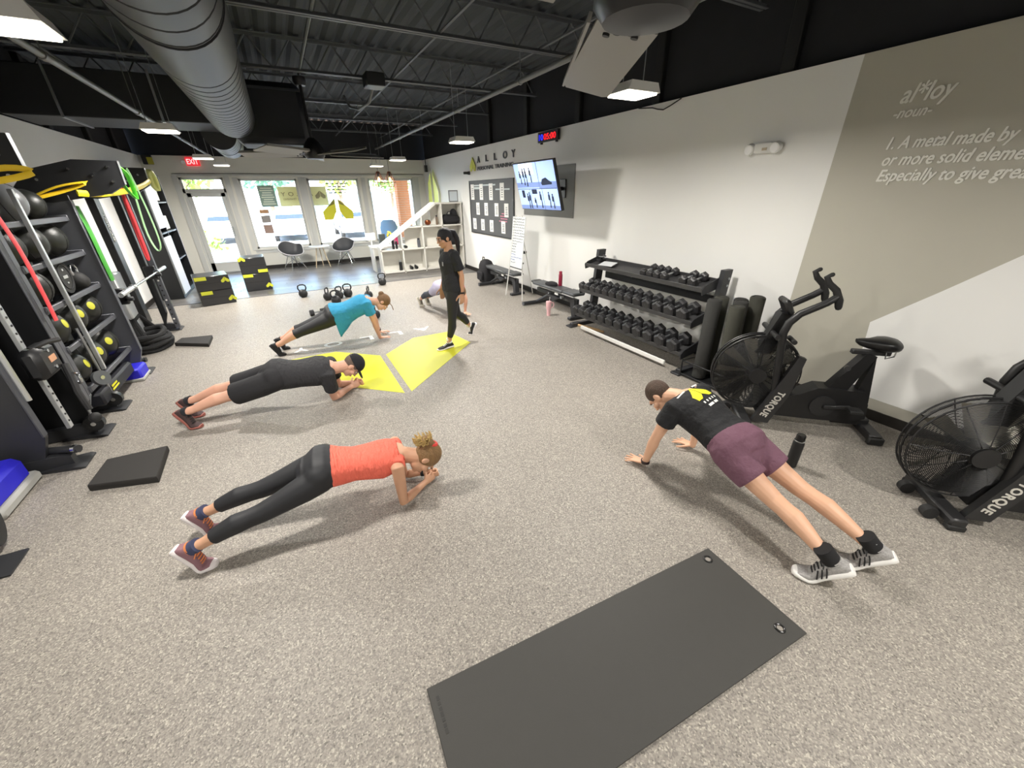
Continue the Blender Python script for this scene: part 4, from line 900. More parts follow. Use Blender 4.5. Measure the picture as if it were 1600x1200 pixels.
for k in range(7):
    mb = MB(); z = .04 + (k // 2) * .062; rx, ry = .2 + .04 * (k % 2), .34 - .03 * (k % 3); ox, oy = R.uniform(-.03, .03), R.uniform(-.05, .05)
    mb.tube([(ox + rx * math.cos(a), oy + ry * math.sin(a), z + .012 * math.sin(3 * a + k)) for a in [2 * PI * i / 30 for i in range(30)]], .036, 8, closed=True); mb.build('coil', rp, t)
for k in range(3):
    mb = MB(); mb.tube([(-.12 + .05 * k, -.1, .2), (-.2 + .05 * k, .05, .42), (-.2 + .05 * k, .3, .44), (-.1 + .05 * k, .42, .2)], .034, 8, rnd=True); mb.build('rope_loop', rp, t)
def band(name, label, pts, r, flat, m, closed=False, up=(1, 0, 0)):
    P = [V(p) for p in pts]; Q = []
    n = len(P)
    for i in range(n if closed else n - 1):
        p0, p1, p2, p3 = (P[(i - 1) % n], P[i], P[(i + 1) % n], P[(i + 2) % n]) if closed else (P[max(i - 1, 0)], P[i], P[i + 1], P[min(i + 2, n - 1)])
        for k in range(4):
            u = k / 4; Q.append(.5 * ((2 * p1) + (p2 - p0) * u + (2 * p0 - 5 * p1 + 4 * p2 - p3) * u * u + (3 * p1 - p0 - 3 * p2 + p3) * u ** 3))
    if not closed: Q.append(P[-1])
    mb = MB(); mb.tube([q - P[0] for q in Q], r, 8, closed=closed, flat=flat, up=up); o = mb.build(name, m); o.location = P[0]
    return tag(o, label, 'resistance band', 'bands hanging from the racks')
red_ = mat('coral_red_band', 'e8484f', .5); grn = mat('bright_green_band', '58b83c', .5); yel = mat('amber_band', 'd9b722', .5); pgr = mat('pale_green_band', 'a9d8a0', .5)
band('resistance_band', 'wide coral red band hanging down the nearest machine', [(-2.0, 4.94, 2.08), (-1.965, 4.94, 1.7), (-1.965, 4.93, 1.3), (-1.97, 4.92, 1.08)], .034, .25, red_, up=(0, 1, 0))
band('resistance_band', 'thick green bands draped on the ball rack end', [(-1.97, 6.5, 1.98), (-1.945, 6.47, 1.7), (-1.945, 6.47, 1.4), (-1.95, 6.49, 1.17)], .05, .4, mat('leaf_green_band', '3f8f34', .5), up=(0, 1, 0))
band('resistance_band', 'thin pale green loop hanging beyond the green band', [(-1.62, 7.5, 2.4), (-1.66, 7.53, 2.0), (-1.69, 7.55, 1.6), (-1.64, 7.5, 1.38), (-1.57, 7.45, 1.48), (-1.57, 7.46, 1.9)], .012, .7, pgr, True)
band('resistance_band', 'short bright green band looped over the rack gusset', [(-1.5, 6.52, 2.38), (-1.47, 6.7, 2.3), (-1.5, 6.85, 2.05), (-1.54, 6.7, 2.2)], .035, .4, grn, True)
band('resistance_band', 'thin salmon band hanging in the squat rack', [(-1.74, 7.4, 2.28), (-1.78, 7.5, 1.8), (-1.79, 7.5, 1.32), (-1.76, 7.47, 1.32), (-1.74, 7.44, 1.8)], .016, .6, red_, True)
band('resistance_band', 'amber strap stretched over the nearest machine top', [(-1.62, 4.82, 2.24), (-1.8, 4.6, 2.17), (-2.1, 4.4, 2.14), (-2.3, 4.3, 2.16), (-2.0, 4.5, 2.2), (-1.72, 4.74, 2.27)], .022, .3, yel, True, (0, 0, 1))
band('resistance_band', 'amber strap looped inside the ball rack gusset', [(-1.75, 6.33, 2.21), (-1.95, 6.3, 2.13), (-2.2, 6.2, 2.06), (-1.98, 6.28, 2.17)], .028, .35, yel, True, (0, 0, 1))
band('resistance_band', 'bright yellow strap running between the rack gussets', [(-1.6, 8.38, 2.28), (-1.62, 7.9, 2.2), (-1.66, 7.2, 2.13), (-1.74, 6.55, 2.1), (-1.85, 6.3, 2.11)], .032, .35, mat('lemon_band', 'f0dc14', .5), up=(0, 0, 1))
band('resistance_band', 'pale lime bands bunched on the far rack gusset', [(-1.6, 8.52, 2.42), (-1.57, 8.58, 2.34), (-1.58, 8.6, 2.16), (-1.62, 8.55, 2.24)], .045, .5, mat('pale_lime_band', 'd5d98a', .5), True)
# black cabinet near the street door
t = thing('storage_cabinet', 'tall black open cabinet beside the street door', 'cabinet', (-2.58, 12.1, 0)); cb = mat('cabinet_black', '16181a', .4)
mb = MB(); mb.box((-2.575, 11.22, 1.26), (.54, .04, 2.5)).box((-2.575, 12.98, 1.26), (.54, .04, 2.5)).box((-2.835, 12.1, 1.26), (.02, 1.76, 2.5)).box((-2.575, 12.1, .06), (.54, 1.76, .1)).box((-2.575, 12.1, 2.5), (.54, 1.76, .04)).box((-2.575, 12.0, 1.26), (.52, .03, 2.44)); mb.build('carcass', cb, t, True)
for z in (.75, 1.35, 1.95):
    mb = MB(); mb.box((-2.575, 12.1, z), (.52, 1.7, .03)); mb.build('shelf', cb, t, True)
wd_ = mat('bluish_white', 'd3d9e4', .4)  # reflected window light is put into the doors' bluish white
mb = MB(); mb.box((-2.295, 11.6, 1.95), (.02, .7, .98)); mb.build('window_lit_door', wd_, t, True)
mb = MB(); mb.box((-2.295, 11.62, .68), (.02, .7, 1.2)); mb.build('window_lit_door', wd_, t, True)
mb = MB(); mb.tube([(-2.29, 11.22, .1), (-2.29, 11.22, 2.4)], .018, 6); mb.build('edge_rail', steel, t, True)
for k, (z, dy) in enumerate(((2.0, 12.55), (1.4, 12.55))):
    q = thing('paper_stack', 'white %s on the cabinet %s shelf' % (('papers stacked', 'upper') if k == 0 else ('boxes lined up', 'middle')), 'paper', (-2.5, dy, z - .03))
    for i in range(4): mb = MB(); mb.box((0, -.2 + .11 * i, .16), (.24, .09, .28), b=.004); mb.build('sheet_box', paper, q)
# ================================================================ FLOOR GRAPHICS, LOBBY, LOOSE ITEMS
limem = mat('floor_lime_vinyl', 'd0d034', .5, var=.05, vscale=5)
t = thing('floor_emblem', 'large lime yellow two leaf emblem printed on the gym floor', 'floor graphic', (.83, 5.87, 0))
for P in leaves(1.0):
    mb = MB(); mb.prism([(x, -y) for x, y in P], .0025, 0); mb.build('leaf', limem, t)
t = thing('floor_lettering', 'white upside down letters on the floor behind the emblem', 'floor graphic', (.7, 6.25, 0)); fw_ = mat('floor_white_vinyl', 'dfe4e4', .5)
for ch, x in zip('ALLOY', (1.68, 1.2, .74, .28, -.2)):
    text(ch, 'letter', fw_, t, frame((x + .12, 6.20 + .12, .001), (-1, 0, 0), (0, -1, 0)), .26, width=.27 if ch in 'OA' else .2, depth=.0015, bold=.004)
# pads
padm = mat('black_foam_pad', '2a2826', .75, bump=.1, bscale=200)
def pad(name, label, pts, h):
    c = sum((V(p + (0,)) for p in pts), V()) / len(pts); t = thing(name, label, 'mat', (c.x, c.y, 0), 0, 'black foam pads on the left floor')
    rings = []
    for k, z in ((.985, 0), (1, .008), (1, h - .008), (.98, h)):
        rings.append([V(((x - c.x) * k, (y - c.y) * k, z)) for x, y in pts])
    mb = MB(); mb.loft(rings); mb.build('pad_body', padm, t, smooth=20)
    mb = MB(); mb.loft([[V(((x - c.x) * 1.004, (y - c.y) * 1.004, z)) for x, y in pts] for z in (h * .45, h * .52)]); mb.build('pad_seam', rub, t, smooth=20)
pad('foam_pad', 'square black foam pad nearest the camera on the left', [(-1.79, 3.66), (-1.335, 3.52), (-1.355, 4.02), (-1.77, 4.03)], .06)
pad('foam_pad', 'square black foam pad farther off beside the battle rope', [(-1.865, 7.42), (-1.4, 7.1), (-1.4, 7.56), (-1.815, 7.65)], .055)
# exercise mat
A, B_, C_ = V((1.896, .942, 0)), V((1.871, .351, 0)), V((.097, 1.059, 0)); D_ = C_ + (B_ - A)
t = thing('exercise_mat', 'large dark grey exercise mat with two eyelets in the foreground', 'mat', ((A + D_) / 2)); o0 = (A + D_) / 2
mm = mat('dark_mat_foam', '3d3c39', .62, bump=.06, bscale=300, var=.04)
P = [A - o0, B_ - o0, D_ - o0, C_ - o0]; mb = MB()
mb.loft([[p * k + V((0, 0, z)) for p in P] for k, z in ((.997, 0), (1, .003), (1, .009), (.996, .012))]); mb.build('sheet', mm, t, smooth=20)
ex, ey = (P[2] - P[1]).normalized(), (P[1] - P[0]).normalized()
for p in (P[0] + ex * .075 + ey * .06, P[1] + ex * .1 - ey * .075):
    mb = MB(); mb.ring(p + V((0, 0, .0125)), .021, .006, n=28); e_ = mb.build('eyelet', mat('eyelet_black', '151515', .3), t)
    mb = MB(); mb.cyl(p + V((0, 0, .008)), p + V((0, 0, .0128)), .0175, 20); mb.build('eyelet_hole', mat('eyelet_floor', '8f8a82', .6), e_)
mb = MB()
for k in range(7): mb.box(P[3] - ex * .035 + ey * (.06 + .022 * k), (.014, .014 if k % 3 else .02, .0012), xf=M.Translation((0, 0, .0122)))
mb.build('debossed_mark', mat('mat_mark', '2f2e2c', .6), t)
# kettlebells
ktm = mat('kettlebell_iron', '232426', .5)
def kettlebell(x, y, s, rz, label):
    t = thing('kettlebell', label, 'kettlebell', (x, y, 0), rz, 'kettlebells on the gym floor')
    mb = MB(); mb.lathe([(.055 * s, 0), (.09 * s, .025 * s), (.108 * s, .08 * s), (.1 * s, .135 * s), (.07 * s, .175 * s), (.035 * s, .195 * s)], 18); mb.build('bell', ktm, t)
    mb = MB(); mb.tube([(-.06 * s, 0, .15 * s), (-.095 * s, 0, .22 * s), (-.085 * s, 0, .285 * s), (-.04 * s, 0, .31 * s), (.04 * s, 0, .31 * s), (.085 * s, 0, .285 * s), (.095 * s, 0, .22 * s), (.06 * s, 0, .15 * s)], .017 * s, 8); mb.build('handle', ktm, t)
kettlebell(.052, 9.88, 0.87, .0, 'black kettlebell alone nearest the plyo boxes')
kettlebell(.5, 9.28, 0.83, 1.1, 'black kettlebell at the left end of the cluster')
kettlebell(.74, 9.3, 0.83, .6, 'black kettlebell in the cluster behind the front one')
kettlebell(.93, 9.36, 0.89, 0, 'black kettlebell at the right of the cluster')
kettlebell(.62, 8.8, 0.91, .1, 'large black kettlebell at the cluster front')
kettlebell(1.3, 8.95, 0.83, 1.2, 'black kettlebell just behind the bun of the blue shirted woman')
kettlebell(1.86, 10.2, 0.91, .05, 'black kettlebell on the carpet edge by the cubby shelf')
kettlebell(1.12, 7.3, 0.78, 1.4, 'black kettlebell under the blue shirted woman')
t = thing('dumbbell', 'small black dumbbell on the floor behind the blue shirted woman', 'dumbbell', (.2, 8.1, .06)); t.rotation_euler = (0, 0, .15)
mb = MB(); mb.cyl((-.13, 0, 0), (-.06, 0, 0), .058, 8); mb.build('weight_head', ktm, t); mb = MB(); mb.cyl((.06, 0, 0), (.13, 0, 0), .058, 8); mb.build('weight_head', ktm, t); mb = MB(); mb.cyl((-.06, 0, 0), (.06, 0, 0), .015, 10); mb.build('handle', steel, t)
# plyo boxes
bx = mat('black_ply', '232427', .28, spec=.7); ly = mat('lime_label', 'd8dc3c', .5)
def plyo(x, y, z, sx, sy, h, rz, label, lab, em):
    t = thing('plyo_box', label, 'box', (x, y, z), rz, 'stacked plyo boxes')
    mb = MB(); mb.box((0, 0, h / 2), (sx, sy, h), b=.012); mb.build('foam_block', bx, t)
    mb = MB(); mb.box((0, -sy / 2 - .001, h * .52), (sx * .98, .003, .006)); mb.build('seam', rub, t)
    for lx, lz in lab:
        mb = MB(); mb.box((lx, -sy / 2 - .002, lz), (.2, .005, .07), b=.001); mb.build('lime_label', ly, t)
    for lx, lz in em:
        mb = MB()
        for P in leaves(.06): mb.prism(P, .003, 0, frame((lx, -sy / 2 - .001, lz), (1, 0, 0), (0, 0, 1)))
        mb.build('leaf_emblem', ly, t)
a1 = .2; a2 = .08
c1 = V((-1.54, 10.12, 0)); n1 = V((-math.sin(a1), math.cos(a1), 0))
c2 = V((-.83, 11.2, 0)); n2 = V((-math.sin(a2), math.cos(a2), 0))
p = c1 + n1 * .3
plyo(p.x, p.y, 0, .6, .6, .3, a1, 'lower black plyo box of the stack nearer the racks', [(-.16, .26)], [(.25, .06)])
plyo(p.x, p.y, .3, .6, .6, .29, a1, 'upper black plyo box of the stack nearer the racks', [(-.19, .25)], [(.22, .14)])
p = c2 + n2 * .3
plyo(p.x, p.y, 0, .54, .6, .4, a2, 'lower black plyo box of the stack nearer the windows', [(-.16, .36)], [(.22, .06)])
plyo(p.x, p.y, .4, .54, .6, .36, a2, 'upper black plyo box of the stack nearer the windows', [(.17, .05)], [(-.2, .29)])
# cubby shelf with sloped top
t = thing('cubby_shelf', 'white cubby shelf with a long sloping top by the windows', 'shelf', (3.35, 11.4, 0)); cw = mat('shelf_white', 'dcdad2', .45)
sx0, sx1, sy0, dp = 2.14, 4.56, 11.3, .36; th = .035
def vert(x, z1, nm='divider'):
    mb = MB(); mb.box((x, sy0 + dp / 2, (z1 + .03) / 2), (th, dp, z1 - .03), b=.003); mb.build(nm, cw, t, True)
slope = lambda x: .72 + (x - sx0) * (1.78 - .72) / (3.78 - sx0)
vert(sx0 + .02, .71, 'side_panel'); vert(sx1 - .02, 1.78, 'side_panel')
for x in (2.75, 3.36, 3.95): vert(x, min(slope(x), 1.77))
for z, a in ((.08, sx0), (.66, sx0), (1.22, 2.9)):
    mb = MB(); mb.box(((a + sx1) / 2, sy0 + dp / 2, z), (sx1 - a, dp, .035), b=.003); mb.build('shelf_board', cw, t, True)
mb = MB(); mb.box(((3.78 + sx1) / 2, sy0 + dp / 2, 1.79), (sx1 - 3.76, dp + .02, .04), b=.003); mb.build('top_board', cw, t, True)
mb = MB(); mb.prism([(sx0, .69), (sx0, .76), (3.77, 1.82), (3.8, 1.76)], dp + .02, 0, frame((0, sy0 + dp + .01, 0), (1, 0, 0), (0, 0, 1))); mb.build('sloping_top', white, t, True, smooth=20)
mb = MB(); mb.box(((sx0 + sx1) / 2, sy0 + dp - .01, .36), (sx1 - sx0 - .05, .012, .6)).box(((2.9 + sx1) / 2, sy0 + dp - .01, .94), (sx1 - 2.95, .012, .56)).box(((3.7 + sx1) / 2, sy0 + dp - .01, 1.5), (sx1 - 3.75, .012, .55)); mb.build('back_panel', cw, t, True)
mb = MB(); mb.box(((sx0 + sx1) / 2, sy0 + .03, .032), (sx1 - sx0 - .06, .02, .06)); mb.build('toe_kick', mat('toe_grey', '8b8780', .6), t, True)
sb = lambda x, z: (x, 11.43, z + .019)
dk = mat('black_bottle', '1b1d20', .35)
bottle(sb(2.66, .08), .28, .045, dk, steel, 'black bottle with steel top on the lowest cubby shelf')
bottle(sb(2.62, .66), .2, .03, dk, dk, 'short black bottle under the slope, on the middle cubby row'); bottle(sb(2.53, .66), .26, .035, dk, dk, 'tall black bottle under the slope, on the middle cubby row')
bottle(sb(3.25, .66), .24, .045, mat('grey_tumbler', '62656c', .3, .5), dk, 'grey steel tumbler in the middle cubby row')
bottle(sb(3.84, 1.22), .25, .035, mat('brown_bottle', '6f5f50', .4), dk, 'brown bottle in the upper cubby beside the copper bowl')
t = thing('shoes', 'pair of black trainers in the lowest cubby', 'shoes', sb(3.03, .08))
for dx in (-.07, .07): mb = MB(); mb.loft([[V((dx + w_ * math.cos(a), y, .045 + h_ * math.sin(a))) for a in [2 * PI * i / 12 for i in range(12)]] for y, w_, h_ in ((-.1, .025, .03), (-.06, .045, .042), (.05, .042, .05), (.12, .03, .06))]); mb.build('shoe', dk, t)
t = thing('copper_bowl', 'round copper bowl in the upper cubby under the slope', 'bowl', sb(3.57, 1.22)); mb = MB(); mb.lathe([(.03, 0), (.075, .03), (.09, .08), (.07, .13), (.05, .14)], 18); mb.build('bowl_body', mat('copper', '8a4a2c', .25, .8), t)
t = thing('gym_bag', 'black gym bag filling the top right cubby', 'bag', (4.25, 11.44, 1.24)); mb = MB(); mb.box((0, 0, .13), (.5, .26, .25), b=.07).ball((.1, 0, .28), (.1, .1, .12), 14, 10); mb.build('bag_body', bagm, t); mb = MB(); mb.tube([(-.15, -.1, .24), (-.1, -.13, .33), (.0, -.13, .33), (.05, -.1, .26)], .012, 6); mb.build('strap', bagm, t)
t = thing('gym_bag', 'black bag behind the standing woman in the middle cubby row', 'bag', (4.22, 11.46, .679)); mb = MB(); mb.box((0, 0, .14), (.42, .24, .28), b=.08); mb.build('bag_body', bagm, t)
t = thing('shoe', 'small dark trainer beside the bottles in the middle cubby row', 'shoe', sb(2.87, .66)); mb = MB(); mb.loft([[V((w_ * math.cos(a), y, .04 + h_ * math.sin(a))) for a in [2 * PI * i / 12 for i in range(12)]] for y, w_, h_ in ((-.1, .025, .02), (-.05, .045, .035), (.08, .04, .04))]); mb.build('shoe', dk, t)
t = thing('picture_frame', 'silver picture frame standing on the cubby shelf top', 'frame', (4.4, 11.45, 1.81))
mb = MB(); mb.box((0, .02, .15), (.28, .02, .3), b=.004); mb.build('frame', mat('frame_grey', '8a8d90', .4), t); mb = MB(); mb.box((0, .008, .15), (.22, .004, .24)); mb.build('print', mat('pale_print', 'd7e0e6', .5), t)
# chairs and table
shell_d = mat('charcoal_shell', '3b3d41', .5); shell_w = mat('white_shell_back', 'e2e2e6', .4); pale_wood = mat('pale_wood_leg', 'd8c4a4', .5)
def armchair(x, y, rz, label):
    t = thing('armchair', label, 'chair', (x, y, 0), rz, 'shell armchairs by the windows')
    N = 36; S = (.0, .25, .5, .7, .85, 1.0)
    def P(th, s, off):
        c = (1 + math.cos(th)) / 2          # 1 at the front (th=0), 0 at the back
        hgt = .46 + .36 * (1 - c) ** 1.4 + .0 ; arm = math.exp(-((abs(th) - PI * .5) / .45) ** 2) * .12; h = hgt + arm
        R = .27 + .05 * math.sin(th) ** 2; rx = R * (s ** .85)
        return V((rx * math.sin(th) * 1.08, -rx * math.cos(th), .42 + (h - .42) * s ** 3 - off))
    for nm, off, m in (('seat_shell', 0, shell_d), ('shell_underside', .014, shell_w)):
        rings = [[P(2 * PI * j / N, max(s, .02), off) + (V() if nm == 'seat_shell' else V((0, 0, 0))) for j in range(N)] for s in S]
        if nm == 'shell_underside': rings = [[V((p.x * 1.03, p.y * 1.03, p.z)) for p in r] for r in rings]
        mb = MB(); mb.loft(rings, cap=False); mb.build(nm, m, t, smooth=70)
    rim = MB(); rim.tube([P(2 * PI * j / N, 1, .006) * 1.0 for j in range(N)], .009, 6, closed=True); rim.build('rim', shell_w, t)
    for sx in (-1, 1):
        for sy in (-1, 1):
            mb = MB(); mb.tube([(sx * .1, sy * .1, .4), (sx * .23, sy * .22, .0)], [.012, .009], 8); mb.build('leg', chrome, t)
    mb = MB()
    for sx in (-1, 1): mb.tube([(sx * .1, -.1, .4), (-sx * .19, .18, .14)], .006, 5).tube([(sx * .1, .1, .4), (-sx * .19, -.18, .14)], .006, 5)
    mb.build('cross_wire', chrome, t)
armchair(.05, 13.95, .5, 'charcoal shell armchair left of the small white table'); armchair(1.55, 14.05, -.35, 'charcoal shell armchair right of the small white table')
t = thing('side_table', 'small round white table between the two armchairs', 'table', (.84, 14.05, 0))
mb = MB(); mb.lathe([(.27, .6), (.3, .605), (.3, .625), (.28, .63)], 28); mb.build('table_top', white, t)
for k in range(3):
    a = k * 2 * PI / 3 - .6; mb = MB(); mb.tube([(.1 * math.cos(a), .1 * math.sin(a), .6), (.24 * math.cos(a), .24 * math.sin(a), 0)], [.014, .01], 8); mb.build('leg', pale_wood, t)
# check-in stand behind the shelf and things on it
t = thing('white_desk', 'low white desk behind the cubby shelf end', 'desk', (2.45, 12.3, 0))
mb = MB(); mb.box((.1, 0, .68), (1.0, .5, .04), b=.006); mb.build('desk_top', white, t)
for x in (-.35, .55): mb = MB(); mb.box((x, 0, .33), (.04, .46, .66)); mb.build('side', white, t)
t = thing('tablet_stand', 'white tablet on a stand on the desk by the window', 'tablet', (2.1, 12.15, .7)); mb = MB(); mb.box((0, 0, .01), (.16, .14, .02), b=.004).box((0, .02, .14), (.03, .03, .26)); mb.build('stand', white, t); mb = MB(); mb.box((0, -.0, .27), (.26, .02, .2), b=.005, xf=M.Rotation(-.2, 4, 'X')); mb.build('tablet_body', paper, t)
t = thing('file_holder', 'dark upright file holder on the white desk', 'holder', (2.42, 12.25, .7)); mb = MB(); mb.box((0, 0, .16), (.16, .2, .32), b=.01); mb.build('holder_body', mat('dark_green_grey', '3c423f', .6), t)
t = thing('flower_vase', 'vase of yellow flowers on the white desk', 'flowers', (2.66, 12.25, .7)); mb = MB(); mb.lathe([(.04, 0), (.055, .06), (.035, .15), (.045, .18)], 14); mb.build('vase', white, t)
R = random.Random(9)
for k in range(7):
    a = k * .9; p = (.07 * math.cos(a), .07 * math.sin(a), .25 + .05 * (k % 3)); mb = MB(); mb.tube([(0, 0, .15), p], .004, 5); s_ = mb.build('stem', mat('stem_green', '5f8f3a', .6), t); mb = MB(); mb.ball(p, (.035, .035, .025), 10, 6); mb.build('bloom', mat('flower_yellow', 'ecd23a', .6), s_)
t = thing('carton', 'magenta box beside the yellow flowers', 'box', (2.84, 12.25, .7)); mb = MB(); mb.box((0, 0, .1), (.14, .16, .2), b=.006); mb.build('carton', mat('magenta_carton', 'b02a5a', .5), t); mb = MB(); mb.box((0, 0, .2), (.145, .165, .02), b=.004); mb.build('lid', mat('magenta_lid', '8c2148', .5), t)
t = thing('blue_lounge_chair', 'blue high backed chair outside the right-hand window', 'chair', (3.5, YB + 1.15, -.01)); bc = mat('dusty_blue', '6f8fb0', .6)
mb = MB(); mb.loft([[V((w_ * math.cos(a), y_ + .07 * math.sin(a), z)) for a in [2 * PI * i / 16 for i in range(16)]] for z, w_, y_ in ((.4, .3, .3), (.9, .33, .36), (1.1, .28, .38), (1.18, .18, .39))]); mb.build('backrest', bc, t)
mb = MB(); mb.box((0, 0, .4), (.6, .6, .12), b=.04); mb.build('seat', bc, t)
for x in (-.25, .25):
    for y in (-.25, .25): mb = MB(); mb.tube([(x, y, .36), (x * 1.1, y * 1.1, 0)], .018, 8); mb.build('leg', steel, t)
# exit sign, decals, banner
t = thing('exit_sign', 'red lit exit sign on the street wall above the door', 'sign', (-1.73, 14.55, 2.9))
mb = MB(); mb.box((-1.73, 14.565, 2.9), (.3, .07, .2), b=.008); mb.build('housing', mat('exit_red', 'd0303a', .4, emit='e8303a', es=.8), t, True)
text('EXIT', 'lettering', mat('exit_letters', 'fff0f0', .4, emit='ffb0b0', es=1.5), t, frame((-1.855, 14.528, 2.84), (1, 0, 0), (0, 0, 1)), .17, width=.25, bold=.003)
mb = MB(); mb.cyl((-1.93, 14.56, 2.9), (-1.93, 14.5, 2.88), .045, 14); mb.build('lamp_head', white, t, True)
# leaf decal stuck on the middle window
t = thing('window_decal', 'yellow two leaf decal stuck on the middle window', 'decal', (1.66, 14.69, 1.33)); dm = mat('decal_yellow', 'd8d42c', .5); dm2 = mat('decal_olive', '8f8a2a', .5)
for s in (-1, 1):
    X = frame((1.665, 14.693, 1.33), (1, 0, 0), (0, 0, 1))
    mb = MB(); mb.prism([(s * .045, .61), (s * .45, .23), (s * .445, 0), (s * .19, 0), (s * .05, .24)], .003, 0, X); lf = mb.build('leaf', dm, t, True)
    mb = MB(); mb.prism([(s * .045, .61), (s * .3, .37), (s * .08, .45)], .003, 0, X @ M.Translation((0, 0, .003))); mb.build('leaf_tip', dm2, lf, True)  # darker olive print toward the leaf top
t = thing('window_sticker', 'hours sticker with pale lines on the window nearest the door', 'sticker', (-.2, 14.69, 1.77))
mb = MB(); mb.box((-.2, 14.692, 2.04), (.42, .004, .55)); mb.build('sticker_sheet', mat('sticker_green', '8fa89b', .5), t, True)
mb = MB()
for q in range(8): mb.box((-.2, 14.689, 1.83 + q * .06), (.34 - .05 * (q % 3), .003, .03))
mb.build('pale_lines', mat('pale_sticker_line', 'dfe9d8', .5), t, True)
mb = MB(); mb.box((-.2, 14.69, 2.315), (.43, .006, .012)).box((-.412, 14.69, 2.04), (.01, .006, .55)).box((-.2, 14.69, 1.765), (.43, .006, .012)); mb.build('sticker_border', mat('border_teal', '2f5a55', .5), t, True)
t = thing('window_poster', 'small brown and grey poster low on the window nearest the door', 'poster', (-.4, 14.69, 1.1))
for z, h, c in ((1.63, .1, 'b58a63'), (1.42, .2, '8f8b88'), (1.14, .24, '9d8478')):
    mb = MB(); mb.box((-.4, 14.692, z), (.24, .004, h)); mb.build('poster_block', mat('poster_' + c, c, .6), t, True)
t = thing('banner', 'yellow banner hung outside and read backwards through the windows', 'banner', (.77, 14.85, 2.02)); bn = mat('banner_yellow', 'efe2a0', .7)
mb = MB(); mb.box((.77, 14.86, 2.02), (1.36, .006, .54)); mb.build('banner_sheet', bn, t, True); bi = mat('banner_ink', '8d7b4e', .6)
text('ALLOY', 'lettering', bi, t, frame((1.04, 14.852, 2.03), (-1, 0, 0), (0, 0, 1)), .16, width=.88, space=1.7)
text('PERSONAL TRAINING', 'lettering', bi, t, frame((.95, 14.852, 1.92), (-1, 0, 0), (0, 0, 1)), .08, width=.75)
for P in leaves(.12): mb = MB(); mb.prism(P, .003, 0, frame((1.25, 14.852, 1.95), (1, 0, 0), (0, 0, 1))); mb.build('leaf', bi, t, True)
for x in (.12, 1.42):
    mb = MB(); mb.tube([(x, 14.86, 2.28), (x, 14.86, 2.98)], .006, 5); mb.build('tie_cord', white, t, True)
t = thing('corner_bracket', 'small black and yellow unit high in the left street corner', 'fixture', (-2.6, 14.5, 2.9))
mb = MB(); mb.box((-2.66, 14.52, 2.93), (.2, .12, .22), b=.01); mb.build('unit_body', black, t, True)
mb = MB(); mb.box((-2.6, 14.455, 2.9), (.12, .02, .16), b=.004); mb.build('yellow_face', mat('dull_yellow', 'b0a838', .6), t, True)
t = thing('window_lettering', 'small dark lettering rows on the middle window above the leaf decal', 'decal', (1.85, 14.69, 2.1))
for q in range(4):
    for k in range(5 - q % 2):
        mb = MB(); mb.box((1.5 + .14 * k + .05 * (q % 2), 14.693, 2.36 - .085 * q), (.1, .002, .035)); mb.build('lettering', mat('grey_window_ink', '8d8f86', .6), t, True)
# ================================================================ PEOPLE
skin_a = mat('skin_tan', 'c89a7c', .5, var=.05, vscale=12); skin_b = mat('skin_pink', 'd8a68e', .5, var=.06, vscale=12); skin_c = mat('skin_olive', 'c09272', .5, var=.05, vscale=12)
def voxel(mb, name, m, parent, vox, it=4, world=True, kind=None):
    T = root_matrix(parent).inverted()
    mb.v = [T @ p for p in mb.v]
    me = mb.mesh(name, m, 0); o = bpy.data.objects.new(name, me); col.objects.link(o)
    r = o.modifiers.new('r', 'REMESH'); r.mode = 'VOXEL'; r.voxel_size = vox; r.use_smooth_shade = True
    if it: s = o.modifiers.new('s', 'SMOOTH'); s.factor = .5; s.iterations = it
    dg = bpy.context.evaluated_depsgraph_get(); me2 = bpy.data.meshes.new_from_object(o.evaluated_get(dg))
    o.modifiers.clear(); o.data = me2; bpy.data.meshes.remove(me)
    me2.name = name; me2.materials.clear(); me2.materials.append(m); me2.polygons.foreach_set('use_smooth', [True] * len(me2.polygons))
    o.parent = parent; return o
def cut(o, p, n):              # cut away the side n points to (root-local coordinates)
    bm = bmesh.new(); bm.from_mesh(o.data)
    g = bmesh.ops.bisect_plane(bm, geom=bm.verts[:] + bm.edges[:] + bm.faces[:], plane_co=p, plane_no=n, clear_outer=True)
    bmesh.ops.holes_fill(bm, edges=[e for e in g['geom_cut'] if isinstance(e, bmesh.types.BMEdge)], sides=0)
    bm.to_mesh(o.data); bm.free()
def lerp(a, b, t): return a + (b - a) * t
